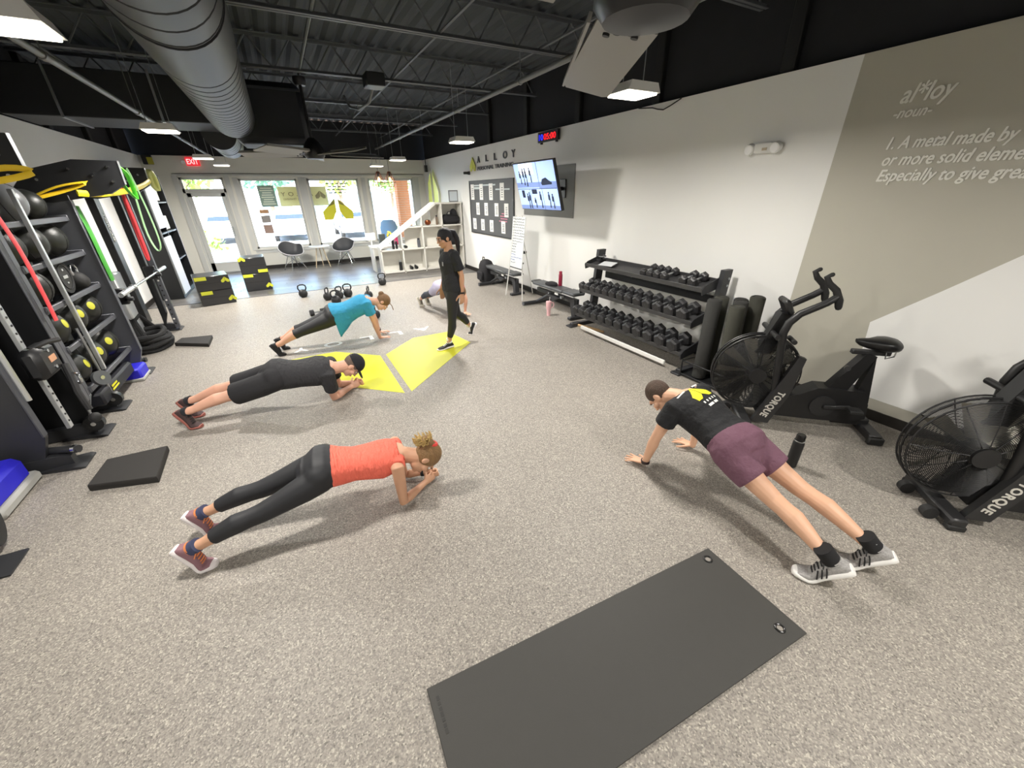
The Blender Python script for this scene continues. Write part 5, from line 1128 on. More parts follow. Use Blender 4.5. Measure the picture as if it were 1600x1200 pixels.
class Body:
    def __init__(s, J, g=1.0, fem=False):
        s.J = {k: V(v) for k, v in J.items()}; J = s.J; s.g = g; s.fem = fem
        s.hm = (J['hipL'] + J['hipR']) / 2; s.sm = (J['shL'] + J['shR']) / 2; s.S = (s.sm - s.hm); s.len = s.S.length; s.S.normalize()
        s.lat0 = (J['hipL'] - J['hipR']).normalized(); s.lat1 = (J['shL'] - J['shR']).normalized(); s.D = s.lat1.cross(s.S).normalized()
    def ring(s, t, wd, dp, off, e=0, n=28, pw=.85, sag=0):
        c = lerp(s.hm, s.sm, t) + s.D * off; A = lerp(s.lat0, s.lat1, max(0, min(1, t))); A = (A - s.S * A.dot(s.S)).normalized(); B = A.cross(s.S).normalized()
        P = []
        for i in range(n):
            a = 2 * PI * i / n; ca, sa = math.cos(a), math.sin(a)
            f = lambda v: math.copysign(abs(v) ** pw, v)
            P.append(c + A * f(ca) * (wd * s.g + e) + B * f(sa) * ((dp * s.g + e) + (sag if sa > 0 else 0)))
        return P
    def torso_rings(s, t0, t1, e=0, sag0=0):
        tab = ([(-.2, .10, .08, -.01), (-.06, .17, .118, -.022), (.08, .172, .12, -.024), (.25, .15, .1, -.004), (.42, .132, .09, .004), (.6, .142, .098, .01), (.78, .155, .11, .012), (.92, .15, .095, .0), (1.02, .12, .07, -.006), (1.12, .07, .055, -.008)]
               if s.fem else
               [(-.2, .10, .085, -.01), (-.06, .165, .118, -.02), (.08, .168, .115, -.018), (.25, .158, .105, 0), (.42, .152, .102, .005), (.6, .165, .11, .006), (.78, .182, .118, .004), (.92, .178, .1, -.004), (1.02, .14, .075, -.01), (1.12, .08, .06, -.012)])
        def at(t):
            for a, b in zip(tab, tab[1:]):
                if a[0] <= t <= b[0]:
                    u = (t - a[0]) / (b[0] - a[0]); return [a[i] + (b[i] - a[i]) * u for i in range(1, 4)]
            return tab[0][1:] if t < tab[0][0] else tab[-1][1:]
        ts = [t0] + [r[0] for r in tab if t0 + .02 < r[0] < t1 - .02] + [t1]
        return [s.ring(t, *at(t), e, sag=sag0 * max(0, 1 - (t - t0) / .7)) for t in ts]
    def leg(s, sd, e=0, t0=0, t1=2.0, flare=0):
        J = s.J; h, k, a = J['hip' + sd], J['kn' + sd], J['an' + sd]; ax = (a - h).normalized(); bk = -(s.D - ax * s.D.dot(ax)).normalized()
        q = s.g; th = .092 if s.fem else .09
        tab = [(0, th, 0), (.3, th * .93, -.004), (.7, .067, -.004), (1, .057, 0), (1.18, .053, .008), (1.36, .058, .016), (1.6, .047, .01), (1.85, .036, 0), (2.0, .037, 0)]
        def at(t):
            for x, y in zip(tab, tab[1:]):
                if x[0] <= t <= y[0]: u = (t - x[0]) / (y[0] - x[0]); return x[1] + (y[1] - x[1]) * u, x[2] + (y[2] - x[2]) * u
            return tab[-1][1:]
        P = []; R = []
        for t in [t0] + [x[0] for x in tab if t0 + .03 < x[0] < t1 - .03] + [t1]:
            r, o = at(t); p = lerp(h, k, t) if t <= 1 else lerp(k, a, t - 1); P.append(p + bk * o); R.append(r * q + e + flare * max(0, t - t0))
        return P, R
    def arm(s, sd, e=0, t0=0, t1=2.0, flare=0):
        J = s.J; h, k, a = J['sh' + sd], J['el' + sd], J['wr' + sd]; q = s.g
        tab = [(0, .056, 0), (.3, .051, 0), (.6, .046, 0), (1, .039, 0), (1.25, .043, 0), (1.6, .034, 0), (2, .027, 0)]
        if s.fem: tab = [(t, r * .88, 0) for t, r, _ in tab]
        P = []; R = []
        for t in [t0] + [x[0] for x in tab if t0 + .03 < x[0] < t1 - .03] + [t1]:
            for x, y in zip(tab, tab[1:]):
                if x[0] <= t <= y[0]: r = x[1] + (y[1] - x[1]) * (t - x[0]) / (y[0] - x[0])
            P.append(lerp(h, k, t) if t <= 1 else lerp(k, a, t - 1)); R.append(r * q + e + flare * max(0, t - t0))
        return P, R
    def build(s, parent, m, hands, vox=.006, face=True, male=True):
        J = s.J; mb = MB(); mb.loft(s.torso_rings(-.2, 1.12))
        for sd in 'LR':
            P, R = s.leg(sd); mb.tube(P, R, 16, rnd=True)
            P, R = s.arm(sd); mb.tube([lerp(s.sm, P[0], .55) - s.S * .01] + P, [R[0] * 1.0] + R, 14, rnd=True)
            a = J['an' + sd]; mb.ball(a, .04, 12, 8)
            hand(mb, J['wr' + sd], *hands[sd])
        c, f, u = J['head'], J['hf'].normalized(), J['hu']; u = (u - f * u.dot(f)).normalized(); l = u.cross(f); R3 = M((l, f, u)).transposed(); s.hd = (c, f, u, l, R3)
        k = .96 if s.fem else 1.0
        at = lambda x, y, z: c + (l * x + f * y + u * z) * k
        bl = lambda p, r: mb.ball(at(*p), tuple(q * k for q in r), 16, 12, rot=R3)
        nb = s.sm + s.S * .045; mb.tube([nb - s.S * .05, lerp(nb, at(0, -.02, -.05), .5), at(0, -.02, -.03)], [.072 * s.g, .058 if s.fem else .064, .058 if s.fem else .066], 14)
        bl((0, -.01, .022), (.076, .098, .098)); bl((0, .03, -.05), (.056, .066, .068)); bl((0, .066, -.098), (.026, .022, .02)); bl((0, .08, .03), (.05, .022, .014))
        bl((0, .1, -.012), (.011, .02, .03)); bl((0, .112, -.03), (.015, .016, .012)); bl((0, .094, -.062), (.026, .014, .007)); bl((0, .09, -.073), (.022, .014, .007))
        for x in (-1, 1): bl((x * .077, -.008, -.008), (.009, .021, .032)); bl((x * .045, .06, -.028), (.024, .03, .024))
        o = voxel(mb, 'body', m, parent, vox, 3)
        T = root_matrix(parent).inverted()
        for x in (-1, 1):
            e = MB(); e.ball(at(x * .031, .083, .004), (.0135, .0105, .010), 12, 8, rot=R3); ey = e.build('eye', mat('eye_white', 'e9e4de', .2), parent, True)
            e = MB(); e.ball(at(x * .031, .0915, .004), (.006, .003, .006), 10, 6, rot=R3); e.build('iris', mat('eye_brown', '33241b', .2), ey, True)
            e = MB(); e.tube([at(x * .014, .1, .02), at(x * .032, .1, .026), at(x * .048, .087, .02)], .0035, 6); e.build('eyebrow', mat('brow_brown', '4b382b', .8), parent, True)
        e = MB(); e.tube([at(-.02, .098, -.066), at(0, .107, -.065), at(.02, .098, -.066)], .0045, 6, rnd=True); e.build('lips', mat('lip_rose', 'b5705f', .5), parent, True)
        s.at = at; s.k = k; return o
def hand(mb, W, d, n, th, curl=0, spread=.25, k=1.0):
    d = V(d).normalized(); n = V(n); n = (n - d * n.dot(d)).normalized(); th = V(th); th = (th - d * th.dot(d) - n * th.dot(n)).normalized(); W = V(W)
    rg = []
    for q, wd, t in ((-.02, .026, .022), (.01, .03, .02), (.04, .039, .0165), (.075, .042, .0145), (.092, .039, .011)):
        rg.append([W + (d * q + th * wd * math.cos(a) * .97 + n * t * math.sin(a)) * k for a in [2 * PI * i / 14 for i in range(14)]])
    mb.loft(rg)
    for i, L in enumerate((.07, .079, .073, .057)):
        a = spread * (1.5 - i) / 1.5; di = d * math.cos(a) + th * math.sin(a); p = W + (d * .08 + th * (.031 - .0205 * i)) * k; ph = 0; pts = [p, W + (d * .092 + th * (.031 - .0205 * i)) * k + di * .002]; rd = [.0095 * k, .0095 * k]; p = pts[-1]
        for q, fr in enumerate((.45, .31, .24)):
            ph += curl * (1.0, 1.15, .8)[q]; p = p + (di * math.cos(ph) - n * math.sin(ph)) * L * fr * k; pts.append(p); rd.append((.009, .0082, .0072)[q] * k)
        mb.tube(pts, rd, 9, rnd=True)
    p = W + (d * .018 + th * .026) * k; pts = [p]; ph = .95
    for q, L in enumerate((.04, .034, .028)):
        dr = d * math.cos(ph) + th * math.sin(ph) - n * (.12 + curl * .35 * q); p = p + dr.normalized() * L * k; pts.append(p); ph -= .22 + curl * .75 * q
    mb.tube(pts, [.014 * k, .0115 * k, .0098 * k, .0085 * k], 9, rnd=True)
SHN = [(.0, .026, .055), (.015, .034, .085), (.05, .037, .098), (.085, .037, .092), (.13, .039, .07), (.17, .044, .056), (.205, .047, .05), (.24, .043, .044), (.265, .032, .034), (.278, .016, .022)]
def legtube(mb, P, R, n=18):
    d = (P[0] - P[1]).normalized(); r = R[0]
    mb.tube([P[0] + d * r * .97, P[0] + d * r * .85, P[0] + d * r * .5] + P, [r * .25, r * .55, r * .87] + R, n)
class Foot:
    def __init__(s, ball, yawdir, beta, L=1.0, lift=0, sole=.036):
        s.B = V(ball); s.d = V((yawdir[0], yawdir[1], 0)).normalized(); s.l = V((-s.d.y, s.d.x, 0)); s.b = beta; s.L = L; s.lift = lift; s.so = sole
    def pt(s, x, y, z):
        xb = .195; dx = x - xb; b = s.b * min(1, max(0, (.235 - x) / .075))
        if dx < .04:
            piv = .0; X = dx * math.cos(b) + z * math.sin(b); Z = -dx * math.sin(b) + z * math.cos(b)
        else: X, Z = dx, z
        return s.B + (s.d * X + s.l * y + V((0, 0, Z))) * s.L
    def ankle(s): return s.pt(.06, 0, .105)
    def build(s, parent, up, sole, lace, sock=None, stripes=None, vox=.005, skin_gap=0):
        mb = MB(); n = 18
        def sec(x, wd, h, z0): return [s.pt(x, wd * math.copysign(abs(math.cos(a)) ** .8, math.cos(a)), z0 + (h - z0) * (.5 + .5 * math.copysign(abs(math.sin(a)) ** .75, math.sin(a)))) for a in [2 * PI * i / n for i in range(n)]]
        xs = []
        for (a, b) in zip(SHN, SHN[1:]):
            for q in (0, .5): xs.append(tuple(a[i] + (b[i] - a[i]) * q for i in range(3)))
        xs.append(SHN[-1])
        mb.loft([sec(x, wd, h, .018) for x, wd, h in xs]); o = mb.build('shoe', up, parent, True, smooth=60)
        mb = MB(); mb.loft([sec(x + (.004 if x > .2 else -.006 if x < .02 else 0), wd + .005, (s.so if x < .14 else s.so * .8), 0) for x, wd, h in xs]); mb.build('sole', sole, o, True, smooth=50)
        mb = MB()
        for x, z in ((.105, .089), (.125, .078), (.145, .069), (.165, .062)): mb.tube([s.pt(x, -.022, z - .006), s.pt(x, 0, z + .003), s.pt(x, .022, z - .006)], .0042, 5)
        mb.tube([s.pt(.1, 0, .094), s.pt(.085, .035, .108), s.pt(.1, .05, .09)], .0035, 5); mb.tube([s.pt(.1, 0, .094), s.pt(.085, -.035, .108), s.pt(.1, -.05, .09)], .0035, 5); mb.build('laces', lace, o, True)
        mb = MB(); c0 = s.pt(.05, 0, .09); mb.tube([s.pt(.05, .0, .085), s.pt(.052, 0, .098)], [.042 * s.L, .043 * s.L], 18); mb.build('collar', lace if stripes is None else up, o, True)
        if sock:
            mb = MB(); A = s.pt(.055, 0, .09); mb.tube([A, s.pt(.056, 0, .115), s.pt(.058, 0, sock[1])], [.044 * s.L, .042 * s.L, .043 * s.L], 18); mb.build('sock', sock[0], parent, True, smooth=60)
        if stripes:
            for sg in (-1, 1):
                for q in range(3):
                    x = .1 + .022 * q; mb = MB(); mb.tube([s.pt(x + .012, sg * .0445, .03), s.pt(x, sg * .041, .05), s.pt(x - .012, sg * .031, .075 - .004 * q)], .008, 5, flat=.4); mb.build('stripe', stripes, o, True)
        return o
def hair_cap(b, parent, m, cutv, r=(.082, .104, .104), c0=(0, -.016, .03), extra=(), vox=.006, it=3):
    mb = MB(); c, f, u, l, R3 = b.hd; k = b.k
    mb.ball(b.at(*c0), tuple(q * k for q in r), 24, 16, rot=R3)
    for p, q in extra: mb.ball(b.at(*p), tuple(x * k for x in q), 14, 10, rot=R3)
    o = voxel(mb, 'hair', m, parent, vox, it)
    T = root_matrix(parent).inverted(); R = T.to_3x3()
    for p, n in cutv: cut(o, T @ b.at(*p), R @ (l * n[0] + f * n[1] + u * n[2]))
    return o
def cloth(mb, name, m, parent, vox=.009, it=5): return voxel(mb, name, m, parent, vox, it)
def hairm(name, c): return mat(name, c, .6, var=.45, vscale=60, bump=.6, bscale=180, stretch=(1, 1, .15))
def glutes(b, mb, e):
    for sd in 'LR': mb.ball(b.J['hip' + sd] - b.D * .022, .095 * b.g + e, 18, 12)
    mb.ball(b.hm - b.S * .06, .098 * b.g + e, 18, 12)
def person(label, loc): return thing('person', label, 'person', loc)

# ---- woman in coral tank top, forearm plank (head to +x, her left side is the far side)
F1 = Foot((-.915, 2.375, 0), (.9, -.3), 1.0, 1.02, sole=.046); F2 = Foot((-.91, 2.69, 0), (.9, -.25), 1.0, 1.02, sole=.046)
J = dict(hipR=(-.16, 2.385, .375), hipL=(-.13, 2.575, .385), knR=(-.53, 2.37, .265), knL=(-.53, 2.62, .27), anR=F1.ankle(), anL=F2.ankle(),
         shR=(.315, 2.265, .355), shL=(.37, 2.59, .36), elR=(.315, 2.275, .045), elL=(.40, 2.58, .045), wrR=(.515, 2.385, .06), wrL=(.555, 2.5, .06),
         head=(.525, 2.335, .325), hf=(.1, -.15, -1), hu=(1, -.1, -.05))
t = person('woman in coral tank top and black leggings holding a forearm plank', (-.1, 2.45, 0))
b = Body(J, .93, True)
HF = lambda W, d, th: (d, (0, 0, 1), th, 1.25, .05, .92)
b.build(t, skin_a, dict(R=((.75, .45, .05), (.25, -.9, .3), (-.1, .2, 1), 1.2, .05, .92), L=((.8, -.35, .05), (.3, .9, .3), (-.1, -.2, 1), 1.2, .05, .92)), .0055)
coral = mat('coral_jersey', 'f0705c', .75, bump=1.0, bscale=22, stretch=(3, 1, 1)); legm = mat('black_leggings', '1f2024', .6)
mb = MB(); mb.loft(b.torso_rings(.06, 1.03, .014))
for sd in 'LR': P, R = b.arm(sd, .007, 0, .1); mb.tube([lerp(b.sm, P[0], .3), lerp(b.sm, P[0], .9)], [R[0] * 1.15, R[0]], 14)
cloth(mb, 'tank_top', coral, t)
mb = MB(); mb.loft(b.torso_rings(-.24, .16, .013))
for sd in 'LR': P, R = b.leg(sd, .009, 0, 1.74); legtube(mb, P, R)
glutes(b, mb, .008); cloth(mb, 'leggings', legm, t, .007, 12)
mauve = mat('mauve_knit', '8f6a72', .8, bump=.3, bscale=300); orange = mat('orange_lace', 'e08a52', .7); navy = mat('navy_sock', '3c4260', .8)
for F in (F1, F2): F.build(t, mauve, mat('shoe_white', 'e9e3e4', .6), orange, (navy, .135))
hb = hairm('dark_blonde_hair', '8a6a45')
hair_cap(b, t, hb, [((0, .052, .0), (0, .8, -.6)), ((0, 0, -.07), (0, 0, -1))], extra=[((0, -.105, .045), (.05, .045, .05)), ((.03, -.125, .05), (.035, .03, .04)), ((-.03, -.12, .06), (.035, .03, .035))])
R = random.Random(4); mb = MB()
for k in range(95):
    a = R.uniform(0, 2 * PI); p = b.at(.03 * math.cos(a), -.12, .045 + .03 * math.sin(a)); q = b.at(.075 * math.cos(a) * R.uniform(.6, 1.1), -.16 + R.uniform(-.03, .03), .02 + .07 * math.sin(a)); mb.tube([p, lerp(p, q, .6) + V((R.uniform(-.01, .01),) * 3), q], [.007, .0065, .003], 5)
mb.build('curly_ponytail', hairm('light_blonde_hair', 'c4a76c'), t, True, kind='stuff')
mb = MB(); mb.ring(b.at(0, -.09, .075), .034, .014, b.hd[1] * -.8 + b.hd[2] * .4, 20, 8); mb.build('red_scrunchie', mat('red_scrunchie', 'd8423a', .7), t, True)
def watch(b, t, sd, u=.82, c='17171a'):
    P = lerp(b.J['el' + sd], b.J['wr' + sd], u); ax = (b.J['wr' + sd] - b.J['el' + sd]).normalized(); mb = MB(); mb.tube([P - ax * .011, P + ax * .011], [.034 * b.g, .033 * b.g], 16); o = mb.build('watch_strap', mat('watch_black', c, .5), t, True)
    mb = MB(); n = V((0, 0, 1)) - ax * ax.z; n = n.normalized() if n.length > .2 else V((-1, 0, 0)); mb.tube([P + n * .026, P + n * .037], .017, 12); mb.build('watch_face', plastic, o, True)
watch(b, t, 'L', .84)

# ---- man in black shirt, shorts and cap, forearm plank
F1 = Foot((-1.235, 4.40, 0), (.85, -.4), .95, 1.06); F2 = Foot((-1.25, 4.66, 0), (.85, -.4), .95, 1.06)
J = dict(hipR=(-.42, 4.25, .385), hipL=(-.38, 4.47, .395), knR=(-.82, 4.40, .26), knL=(-.82, 4.62, .27), anR=F1.ankle(), anL=F2.ankle(),
         shR=(.05, 4.15, .36), shL=(.11, 4.50, .37), elR=(.07, 4.27, .045), elL=(.15, 4.58, .045), wrR=(.27, 4.42, .06), wrL=(.32, 4.52, .06),
         head=(.315, 4.27, .375), hf=(.3, -.1, -1), hu=(1, -.1, .15))
t = person('man in black shirt, shorts and dark cap holding a forearm plank', (-.4, 4.4, 0))
b = Body(J, 1.04); b.build(t, skin_b, dict(R=((.8, .35, .1), (.2, -.9, .3), (-.1, .1, 1), 1.2, .05, 1), L=((.8, -.3, .1), (.3, .9, .3), (-.1, -.2, 1), 1.2, .05, 1)), .0065)
shirt1 = mat('faded_black_jersey', '2c2c2f', .8, bump=1.0, bscale=18, stretch=(2, 1, 1)); short1 = mat('black_shorts', '232326', .8, bump=.3, bscale=14)
mb = MB(); mb.loft(b.torso_rings(.02, 1.05, .02, .02))
for sd in 'LR': P, R = b.arm(sd, .018, 0, .62, .012); mb.tube([lerp(b.sm, P[0], .5)] + P, [R[0]] + R, 16)
cloth(mb, 'shirt', shirt1, t)
mb = MB(); mb.loft(b.torso_rings(-.22, .12, .02))
for sd in 'LR': P, R = b.leg(sd, .02, 0, .97, .035); legtube(mb, P, R)
glutes(b, mb, .014); cloth(mb, 'shorts', short1, t, .009, 10)
for F in (F1, F2): F.build(t, mat('brown_knit_shoe', '4b3a3a', .8, bump=.3, bscale=200), mat('brick_red_sole', '9a5a50', .6), mat('dark_lace', '2a2a2c', .7), (mat('dark_sock', '2d3036', .8), .118))
hair_cap(b, t, hairm('short_grey_hair', '6d5b50'), [((0, .04, 0), (0, 1, -.3)), ((0, 0, -.055), (0, 0, -1))], r=(.079, .1, .1))
c, f, u, l, R3 = b.hd; mb = MB(); mb.ball(b.at(0, -.008, .045), (.088, .109, .098), 24, 14, rot=R3)
cp = voxel(mb, 'cap', mat('navy_black_cap', '17181f', .8), t, .007, 2); T = root_matrix(t).inverted(); cut(cp, T @ b.at(0, 0, .034), -(T.to_3x3() @ u))
mb = MB(); mb.loft([[b.at(w_ * math.cos(a), y + .012 * math.sin(a) * .3, z + .006 * math.sin(a) - .012 * (w_ * math.cos(a) / .07) ** 2) for a in [2 * PI * i / 16 for i in range(16)]] for y, w_, z in ((.07, .078, .042), (.11, .076, .04), (.15, .062, .034), (.172, .035, .03))]); mb.build('cap_brim', mat('navy_black_cap', '17181f', .8), t, True, smooth=60)
mb = MB(); mb.box((0, 0, 0), (.05, .004, .02), xf=frame(b.at(0, -.118, .05), l, u)); mb.build('cap_tag', mat('cap_tag', 'a8968f', .6), t, True)

# ---- woman in blue shirt, high plank
F1 = Foot((-.455, 6.13, 0), (.9, -.3), 1.0, .95); F2 = Foot((-.40, 6.38, 0), (.9, -.2), 1.0, .95)
J = dict(hipR=(.33, 5.98, .47), hipL=(.36, 6.18, .48), knR=(-.07, 6.06, .33), knL=(-.05, 6.26, .33), anR=F1.ankle(), anL=F2.ankle(),
         shR=(.80, 5.88, .62), shL=(.85, 6.2, .63), elR=(.87, 5.92, .34), elL=(.92, 6.2, .34), wrR=(.93, 6.02, .05), wrL=(.98, 6.32, .05),
         head=(1.045, 5.98, .60), hf=(.35, -.15, -1), hu=(1, -.1, .0))
t = person('woman in bright blue shirt and black capri leggings in a high plank', (.3, 6.1, 0))
b = Body(J, 1.1, True); FL = lambda d, th, sp=.3: (d, (0, 0, 1), th, .06, sp, .95)
b.build(t, skin_b, dict(R=FL((1, .1, -.1), (.0, 1, 0)), L=FL((1, .1, -.1), (0, -1, 0))), .0075)
blue = mat('azure_jersey', '2f93bd', .75, bump=1.0, bscale=16)
mb = MB(); rg = b.torso_rings(.02, 1.04, .02)
for i, rgi in enumerate(rg[:5]):            # loose hem hanging down at the belly
    dz = (.2, .17, .12, .07, .03)[i]; rg[i] = [p + V((.02, 0, -1)) * dz * max(0, min(1, (lerp(b.hm, b.sm, .1).z + .02 - p.z) / .1)) for p in rgi]
mb.loft(rg)
for sd in 'LR': P, R = b.arm(sd, .022, 0, .55, .02); mb.tube([lerp(b.sm, P[0], .5)] + P, [R[0]] + R, 16)
cloth(mb, 'shirt', blue, t)
mb = MB(); mb.loft(b.torso_rings(-.24, .16, .013))
for sd in 'LR': P, R = b.leg(sd, .008, 0, 1.35); legtube(mb, P, R)
glutes(b, mb, .008); cloth(mb, 'capri_leggings', legm, t, .009, 10)
blk = mat('black_shoe', '19191b', .7)
for F in (F1, F2): F.build(t, blk, blk, blk)
hair_cap(b, t, hairm('brown_hair', '7a5a3c'), [((0, .05, .0), (0, .8, -.6)), ((0, 0, -.075), (0, 0, -1))], extra=[((0, -.12, .045), (.042, .04, .042))])
mb = MB(); mb.tube([b.at(.05, .07, .09), b.at(.055, .12, .1), b.at(.05, .19, .09)], .006, 5); mb.build('hair_strand', hairm('brown_hair', '7a5a3c'), t, True)
watch(b, t, 'L', .85)

# ---- woman walking in black, seen from her left side (faces -x)
F1 = Foot((1.63, 5.14, 0), (-.92, -.12), .05, .92); F2 = Foot((2.17, 5.27, .1), (-.55, .12), 1.15, .92)
J = dict(hipL=(1.83, 5.03, .86), hipR=(1.83, 5.19, .86), knL=(1.79, 5.06, .47), knR=(1.93, 5.23, .47), anL=F1.ankle(), anR=F2.ankle(),
         shL=(1.86, 4.97, 1.33), shR=(1.84, 5.29, 1.33), elL=(1.93, 4.94, 1.06), elR=(1.85, 5.34, 1.06), wrL=(1.92, 4.95, .82), wrR=(1.78, 5.36, .84),
         head=(1.80, 5.12, 1.52), hf=(-1, -.12, -.22), hu=(-.2, 0, 1))
t = person('woman with black ponytail in black shirt and leggings walking on the emblem', (1.8, 5.13, 0))
b = Body(J, .97, True); RL_ = lambda th: ((.0, .0, -1), (.2, -1, 0) if th < 0 else (.2, 1, 0), (-1, 0, 0), .28, .06, .95)
b.build(t, skin_c, dict(L=RL_(-1), R=RL_(1)), .0065)
blk2 = mat('black_jersey', '1b1c1f', .8, bump=1.0, bscale=18)
mb = MB(); mb.loft(b.torso_rings(-.05, 1.05, .018))
for sd in 'LR': P, R = b.arm(sd, .018, 0, .75, .014); mb.tube([lerp(b.sm, P[0], .5)] + P, [R[0]] + R, 16)
cloth(mb, 'shirt', blk2, t)
mb = MB(); mb.loft(b.torso_rings(-.24, .12, .012))
for sd in 'LR': P, R = b.leg(sd, .006, 0, 1.8); legtube(mb, P, R)
cloth(mb, 'leggings', legm, t, .008, 4)
for F in (F1, F2): F.build(t, mat('black_white_shoe', '222225', .7), mat('shoe_white', 'e9e3e4', .6), mat('white_lace', 'dedede', .6), (mat('white_sock', 'e4e2df', .8), .16))
bh = hairm('black_hair', '141318')
hair_cap(b, t, bh, [((0, .062, .0), (0, .85, -.5)), ((0, 0, -.06), (0, 0, -1))], r=(.083, .106, .106))
mb = MB(); P = [b.at(0, -.1, .06), b.at(.0, -.155, .04), b.at(.0, -.175, -.05), b.at(0, -.165, -.15), b.at(0, -.145, -.25), b.at(0, -.135, -.31)]; mb.tube(P, [.03, .034, .035, .03, .02, .006], 12, rnd=True); voxel(mb, 'ponytail', bh, t, .007, 3)
watch(b, t, 'L', .95)
mb = MB(); mb.ring(b.at(.031, .1, .004), .017, .0016, b.hd[1], 16, 5); mb.ring(b.at(-.031, .1, .004), .017, .0016, b.hd[1], 16, 5); mb.tube([b.at(.047, .095, .006), b.at(.078, .01, .008)], .0016, 5); mb.tube([b.at(-.047, .095, .006), b.at(-.078, .01, .008)], .0016, 5); mb.build('glasses', plastic, t, True)
mb = MB(); mb.box((0, 0, 0), (.035, .05, .003), xf=frame(lerp(b.hm, b.sm, .74) + b.D * .132 + b.lat1 * .075, b.lat1 * -1, b.S)); mb.build('chest_emblem', mat('grey_emblem', '8d9093', .6), t, True)

# ---- partly hidden woman in a high plank behind her
F1 = Foot((2.09, 7.70, 0), (.33, -.94), 1.0, .92); F2 = Foot((2.25, 7.76, 0), (.33, -.94), 1.0, .92)
J = dict(hipR=(2.24, 7.02, .46), hipL=(2.42, 7.08, .46), knR=(2.18, 7.36, .3), knL=(2.36, 7.42, .3), anR=F1.ankle(), anL=F2.ankle(),
         shR=(2.28, 6.55, .55), shL=(2.58, 6.66, .55), elR=(2.3, 6.52, .3), elL=(2.63, 6.6, .3), wrR=(2.34, 6.58, .05), wrL=(2.6, 6.62, .05),
         head=(2.46, 6.42, .5), hf=(.0, .2, -1), hu=(.2, -.95, -.2))
t = person('woman in pink top and grey leggings planking, mostly hidden behind the walking woman', (2.4, 7.0, 0))
b = Body(J, .95, True); b.build(t, skin_b, dict(R=FL((.3, -1, -.1), (1, .3, 0)), L=FL((.3, -1, -.1), (-1, -.3, 0))), .0085)
mb = MB(); mb.loft(b.torso_rings(.4, 1.03, .015))
for sd in 'LR': P, R = b.arm(sd, .014, 0, .3); mb.tube([lerp(b.sm, P[0], .5)] + P, [R[0]] + R, 14)
cloth(mb, 'tank_top', mat('rose_jersey', 'c9808a', .8, bump=.3, bscale=16), t)
mb = MB(); mb.loft(b.torso_rings(-.2, .45, .014)); 
for sd in 'LR': P, R = b.leg(sd, .012, 0, .6); legtube(mb, P, R)
cloth(mb, 'shorts', mat('lavender_shorts', 'b9b5cf', .8, bump=.2, bscale=16), t)
mb = MB()
for sd in 'LR': P, R = b.leg(sd, .006, .3, 1.75); legtube(mb, P, R)
cloth(mb, 'leggings', mat('slate_leggings', '3d414c', .7), t)
for F in (F1, F2): F.build(t, mat('pale_knit_shoe', 'b9b4a6', .8), mat('cream_sole', 'd9d4c6', .6), mat('dark_lace', '2a2a2c', .7), (mat('white_sock', 'e4e2df', .8), .14))
hair_cap(b, t, hairm('brown_hair', '7a5a3c'), [((0, .05, .0), (0, .8, -.6)), ((0, 0, -.07), (0, 0, -1))], extra=[((0, -.12, .045), (.04, .04, .04))])

# ---- man in black shirt and plum shorts, high plank at the right (head to +y, his left is -x)
F1 = Foot((2.235, .515, 0), (-.5, .8), .72, 1.1, sole=.044); F2 = Foot((2.54, .44, 0), (-.5, .8), .72, 1.1, sole=.044)
J = dict(hipL=(2.27, 1.18, .465), hipR=(2.47, 1.18, .475), knL=(2.31, .85, .29), knR=(2.545, .82, .30), anL=F1.ankle(), anR=F2.ankle(),
         shL=(2.215, 1.61, .595), shR=(2.61, 1.68, .605), elL=(2.165, 1.68, .32), elR=(2.70, 1.70, .32), wrL=(2.155, 1.735, .055), wrR=(2.685, 1.70, .055),
         head=(2.325, 1.835, .575), hf=(-.15, .2, -1), hu=(-.25, 1, .2))
t = person('man in black shirt and plum shorts in a high plank beside the bikes', (2.4, 1.1, 0))
b = Body(J, 1.0); b.build(t, mat('skin_fair', 'd9ab8d', .5, var=.05, vscale=12), dict(L=((-.35, 1, -.15), (0, 0, 1), (1, .3, 0), .05, .42, 1), R=((-.1, 1, -.15), (0, 0, 1), (-1, 0, 0), .05, .42, 1)), .005)
mb = MB(); mb.loft(b.torso_rings(.09, 1.04, .02))
for sd in 'LR': P, R = b.arm(sd, .018, 0, .5, .02); mb.tube([lerp(b.sm, P[0], .5)] + P, [R[0]] + R, 16)
tee = cloth(mb, 'shirt', mat('black_tee', '16171a', .8, bump=1.0, bscale=16), t, .008)
mb = MB(); mb.loft(b.torso_rings(-.22, .2, .022))
for sd in 'LR': P, R = b.leg(sd, .024, 0, .57, .012); legtube(mb, P, R)
glutes(b, mb, .012); cloth(mb, 'shorts', mat('plum_shorts', '6f4c5c', .8, bump=1.0, bscale=14), t, .008, 10)
mb = MB(); mb.box((0, 0, 0), (.03, .003, .012), xf=frame(F2.pt(.056, 0, .16) + V((-.0, -.046, 0)), (1, 0, 0), (0, 0, 1))); mb.build('sock_tab', mat('grey_print', '9a9c9c', .5), t, True)
F1.build(t, mat('grey_knit_shoe', 'a5a3a1', .85, var=.55, vscale=110, bump=.4, bscale=250), mat('shoe_bright_white', 'f0efec', .5), mat('dark_lace', '1a1a1c', .7), (mat('black_sock', '151518', .8), .17), mat('dark_stripe', '1c1c1e', .6))
F2.build(t, mat('grey_knit_shoe', 'a5a3a1', .85), mat('shoe_bright_white', 'f0efec', .5), mat('dark_lace', '1a1a1c', .7), (mat('black_sock', '151518', .8), .17), mat('dark_stripe', '1c1c1e', .6))
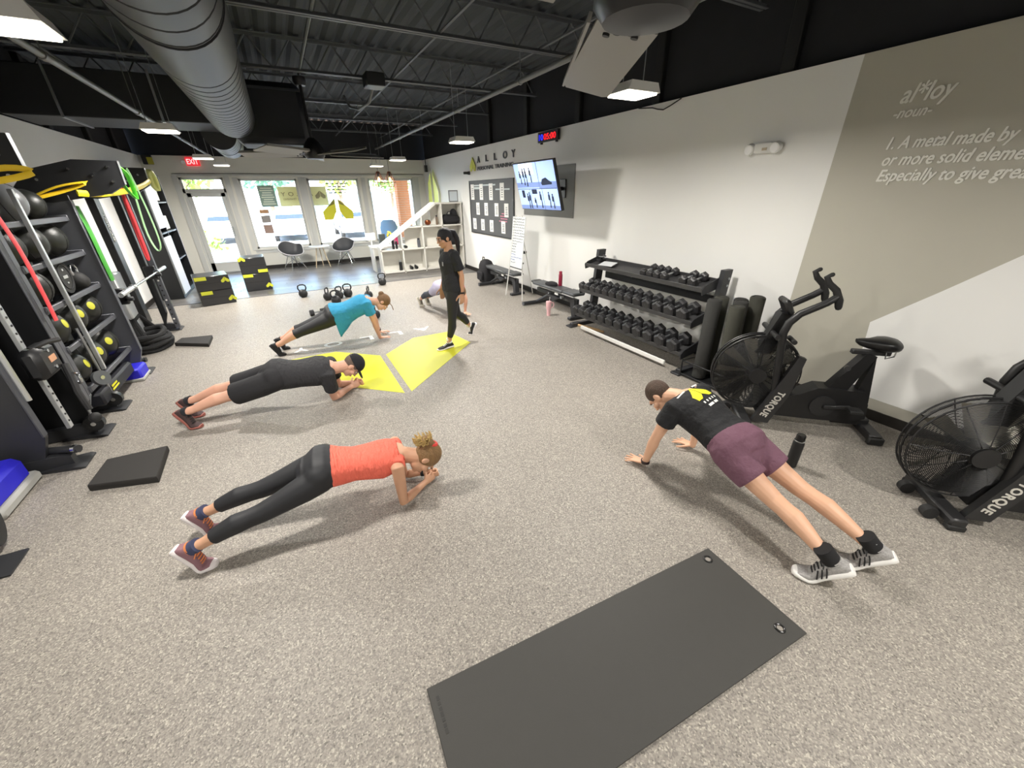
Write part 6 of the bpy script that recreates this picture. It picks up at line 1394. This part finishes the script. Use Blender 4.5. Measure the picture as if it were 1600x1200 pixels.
hair_cap(b, t, hairm('short_brown_hair', '4a382c'), [((0, .06, .0), (0, 1, -.35)), ((0, 0, -.06), (0, 0, -1))], r=(.0795, .1, .101), vox=.005)
P = lerp(b.J['elL'], b.J['wrL'], .97); mb = MB(); mb.tube([P + V((0, 0, .01)), P - V((0, 0, .012))], .036, 16); mb.build('wrist_band', mat('dark_wristband', '2a1a1c', .6), t, True)
# print on the back of the shirt, laid on the cloth
tr_ = BVHTree.FromPolygons([v.co for v in tee.data.vertices], [p.vertices[:] for p in tee.data.polygons]); T = root_matrix(t).inverted()
def back_print(name, polys, m, org, sx, up):
    X = frame(org, sx, up); bm = bmesh.new()
    for poly in polys:
        f_ = bm.faces.new([bm.verts.new((x, y, 0)) for x, y in poly])
    bmesh.ops.triangulate(bm, faces=bm.faces[:]); bmesh.ops.subdivide_edges(bm, edges=bm.edges[:], cuts=3, use_grid_fill=True)
    n = (T.to_3x3() @ (b.D * -1)).normalized()
    for v in bm.verts:
        q = T @ (X @ v.co); h = tr_.ray_cast(q + n * .4, -n); v.co = (h[0] + n * .003) if h[0] else q
    me = bpy.data.meshes.new(name); bm.to_mesh(me); bm.free(); me.materials.append(m); o = bpy.data.objects.new(name, me); col.objects.link(o); o.parent = t; return o
up = b.S; sx = up.cross(-b.D).normalized() * 1; sx = (b.lat1 * -1)
org = lerp(b.hm, b.sm, .78) - b.D * .1
back_print('leaf_print', leaves(.075), mat('print_yellow', 'e6e02a', .6), org, sx, up)
lp = []
for i in range(5): lp.append([(-.07 + .033 * i, -.038), (-.056 + .033 * i, -.038), (-.056 + .033 * i, -.02), (-.07 + .033 * i, -.02)])
back_print('small_letter_print', lp, mat('print_white', 'e6e6e2', .6), org, sx, up)
back_print('white_print', [[(-.06, -.075), (-.005, -.075), (-.005, -.056), (-.06, -.056)], [(.008, -.075), (.05, -.075), (.05, -.056), (.008, -.056)], [(-.13, .125), (-.05, .13), (-.05, .142), (-.13, .137)], [(.05, .13), (.13, .125), (.13, .137), (.05, .142)]], mat('print_white', 'e6e6e2', .6), org, sx, up)
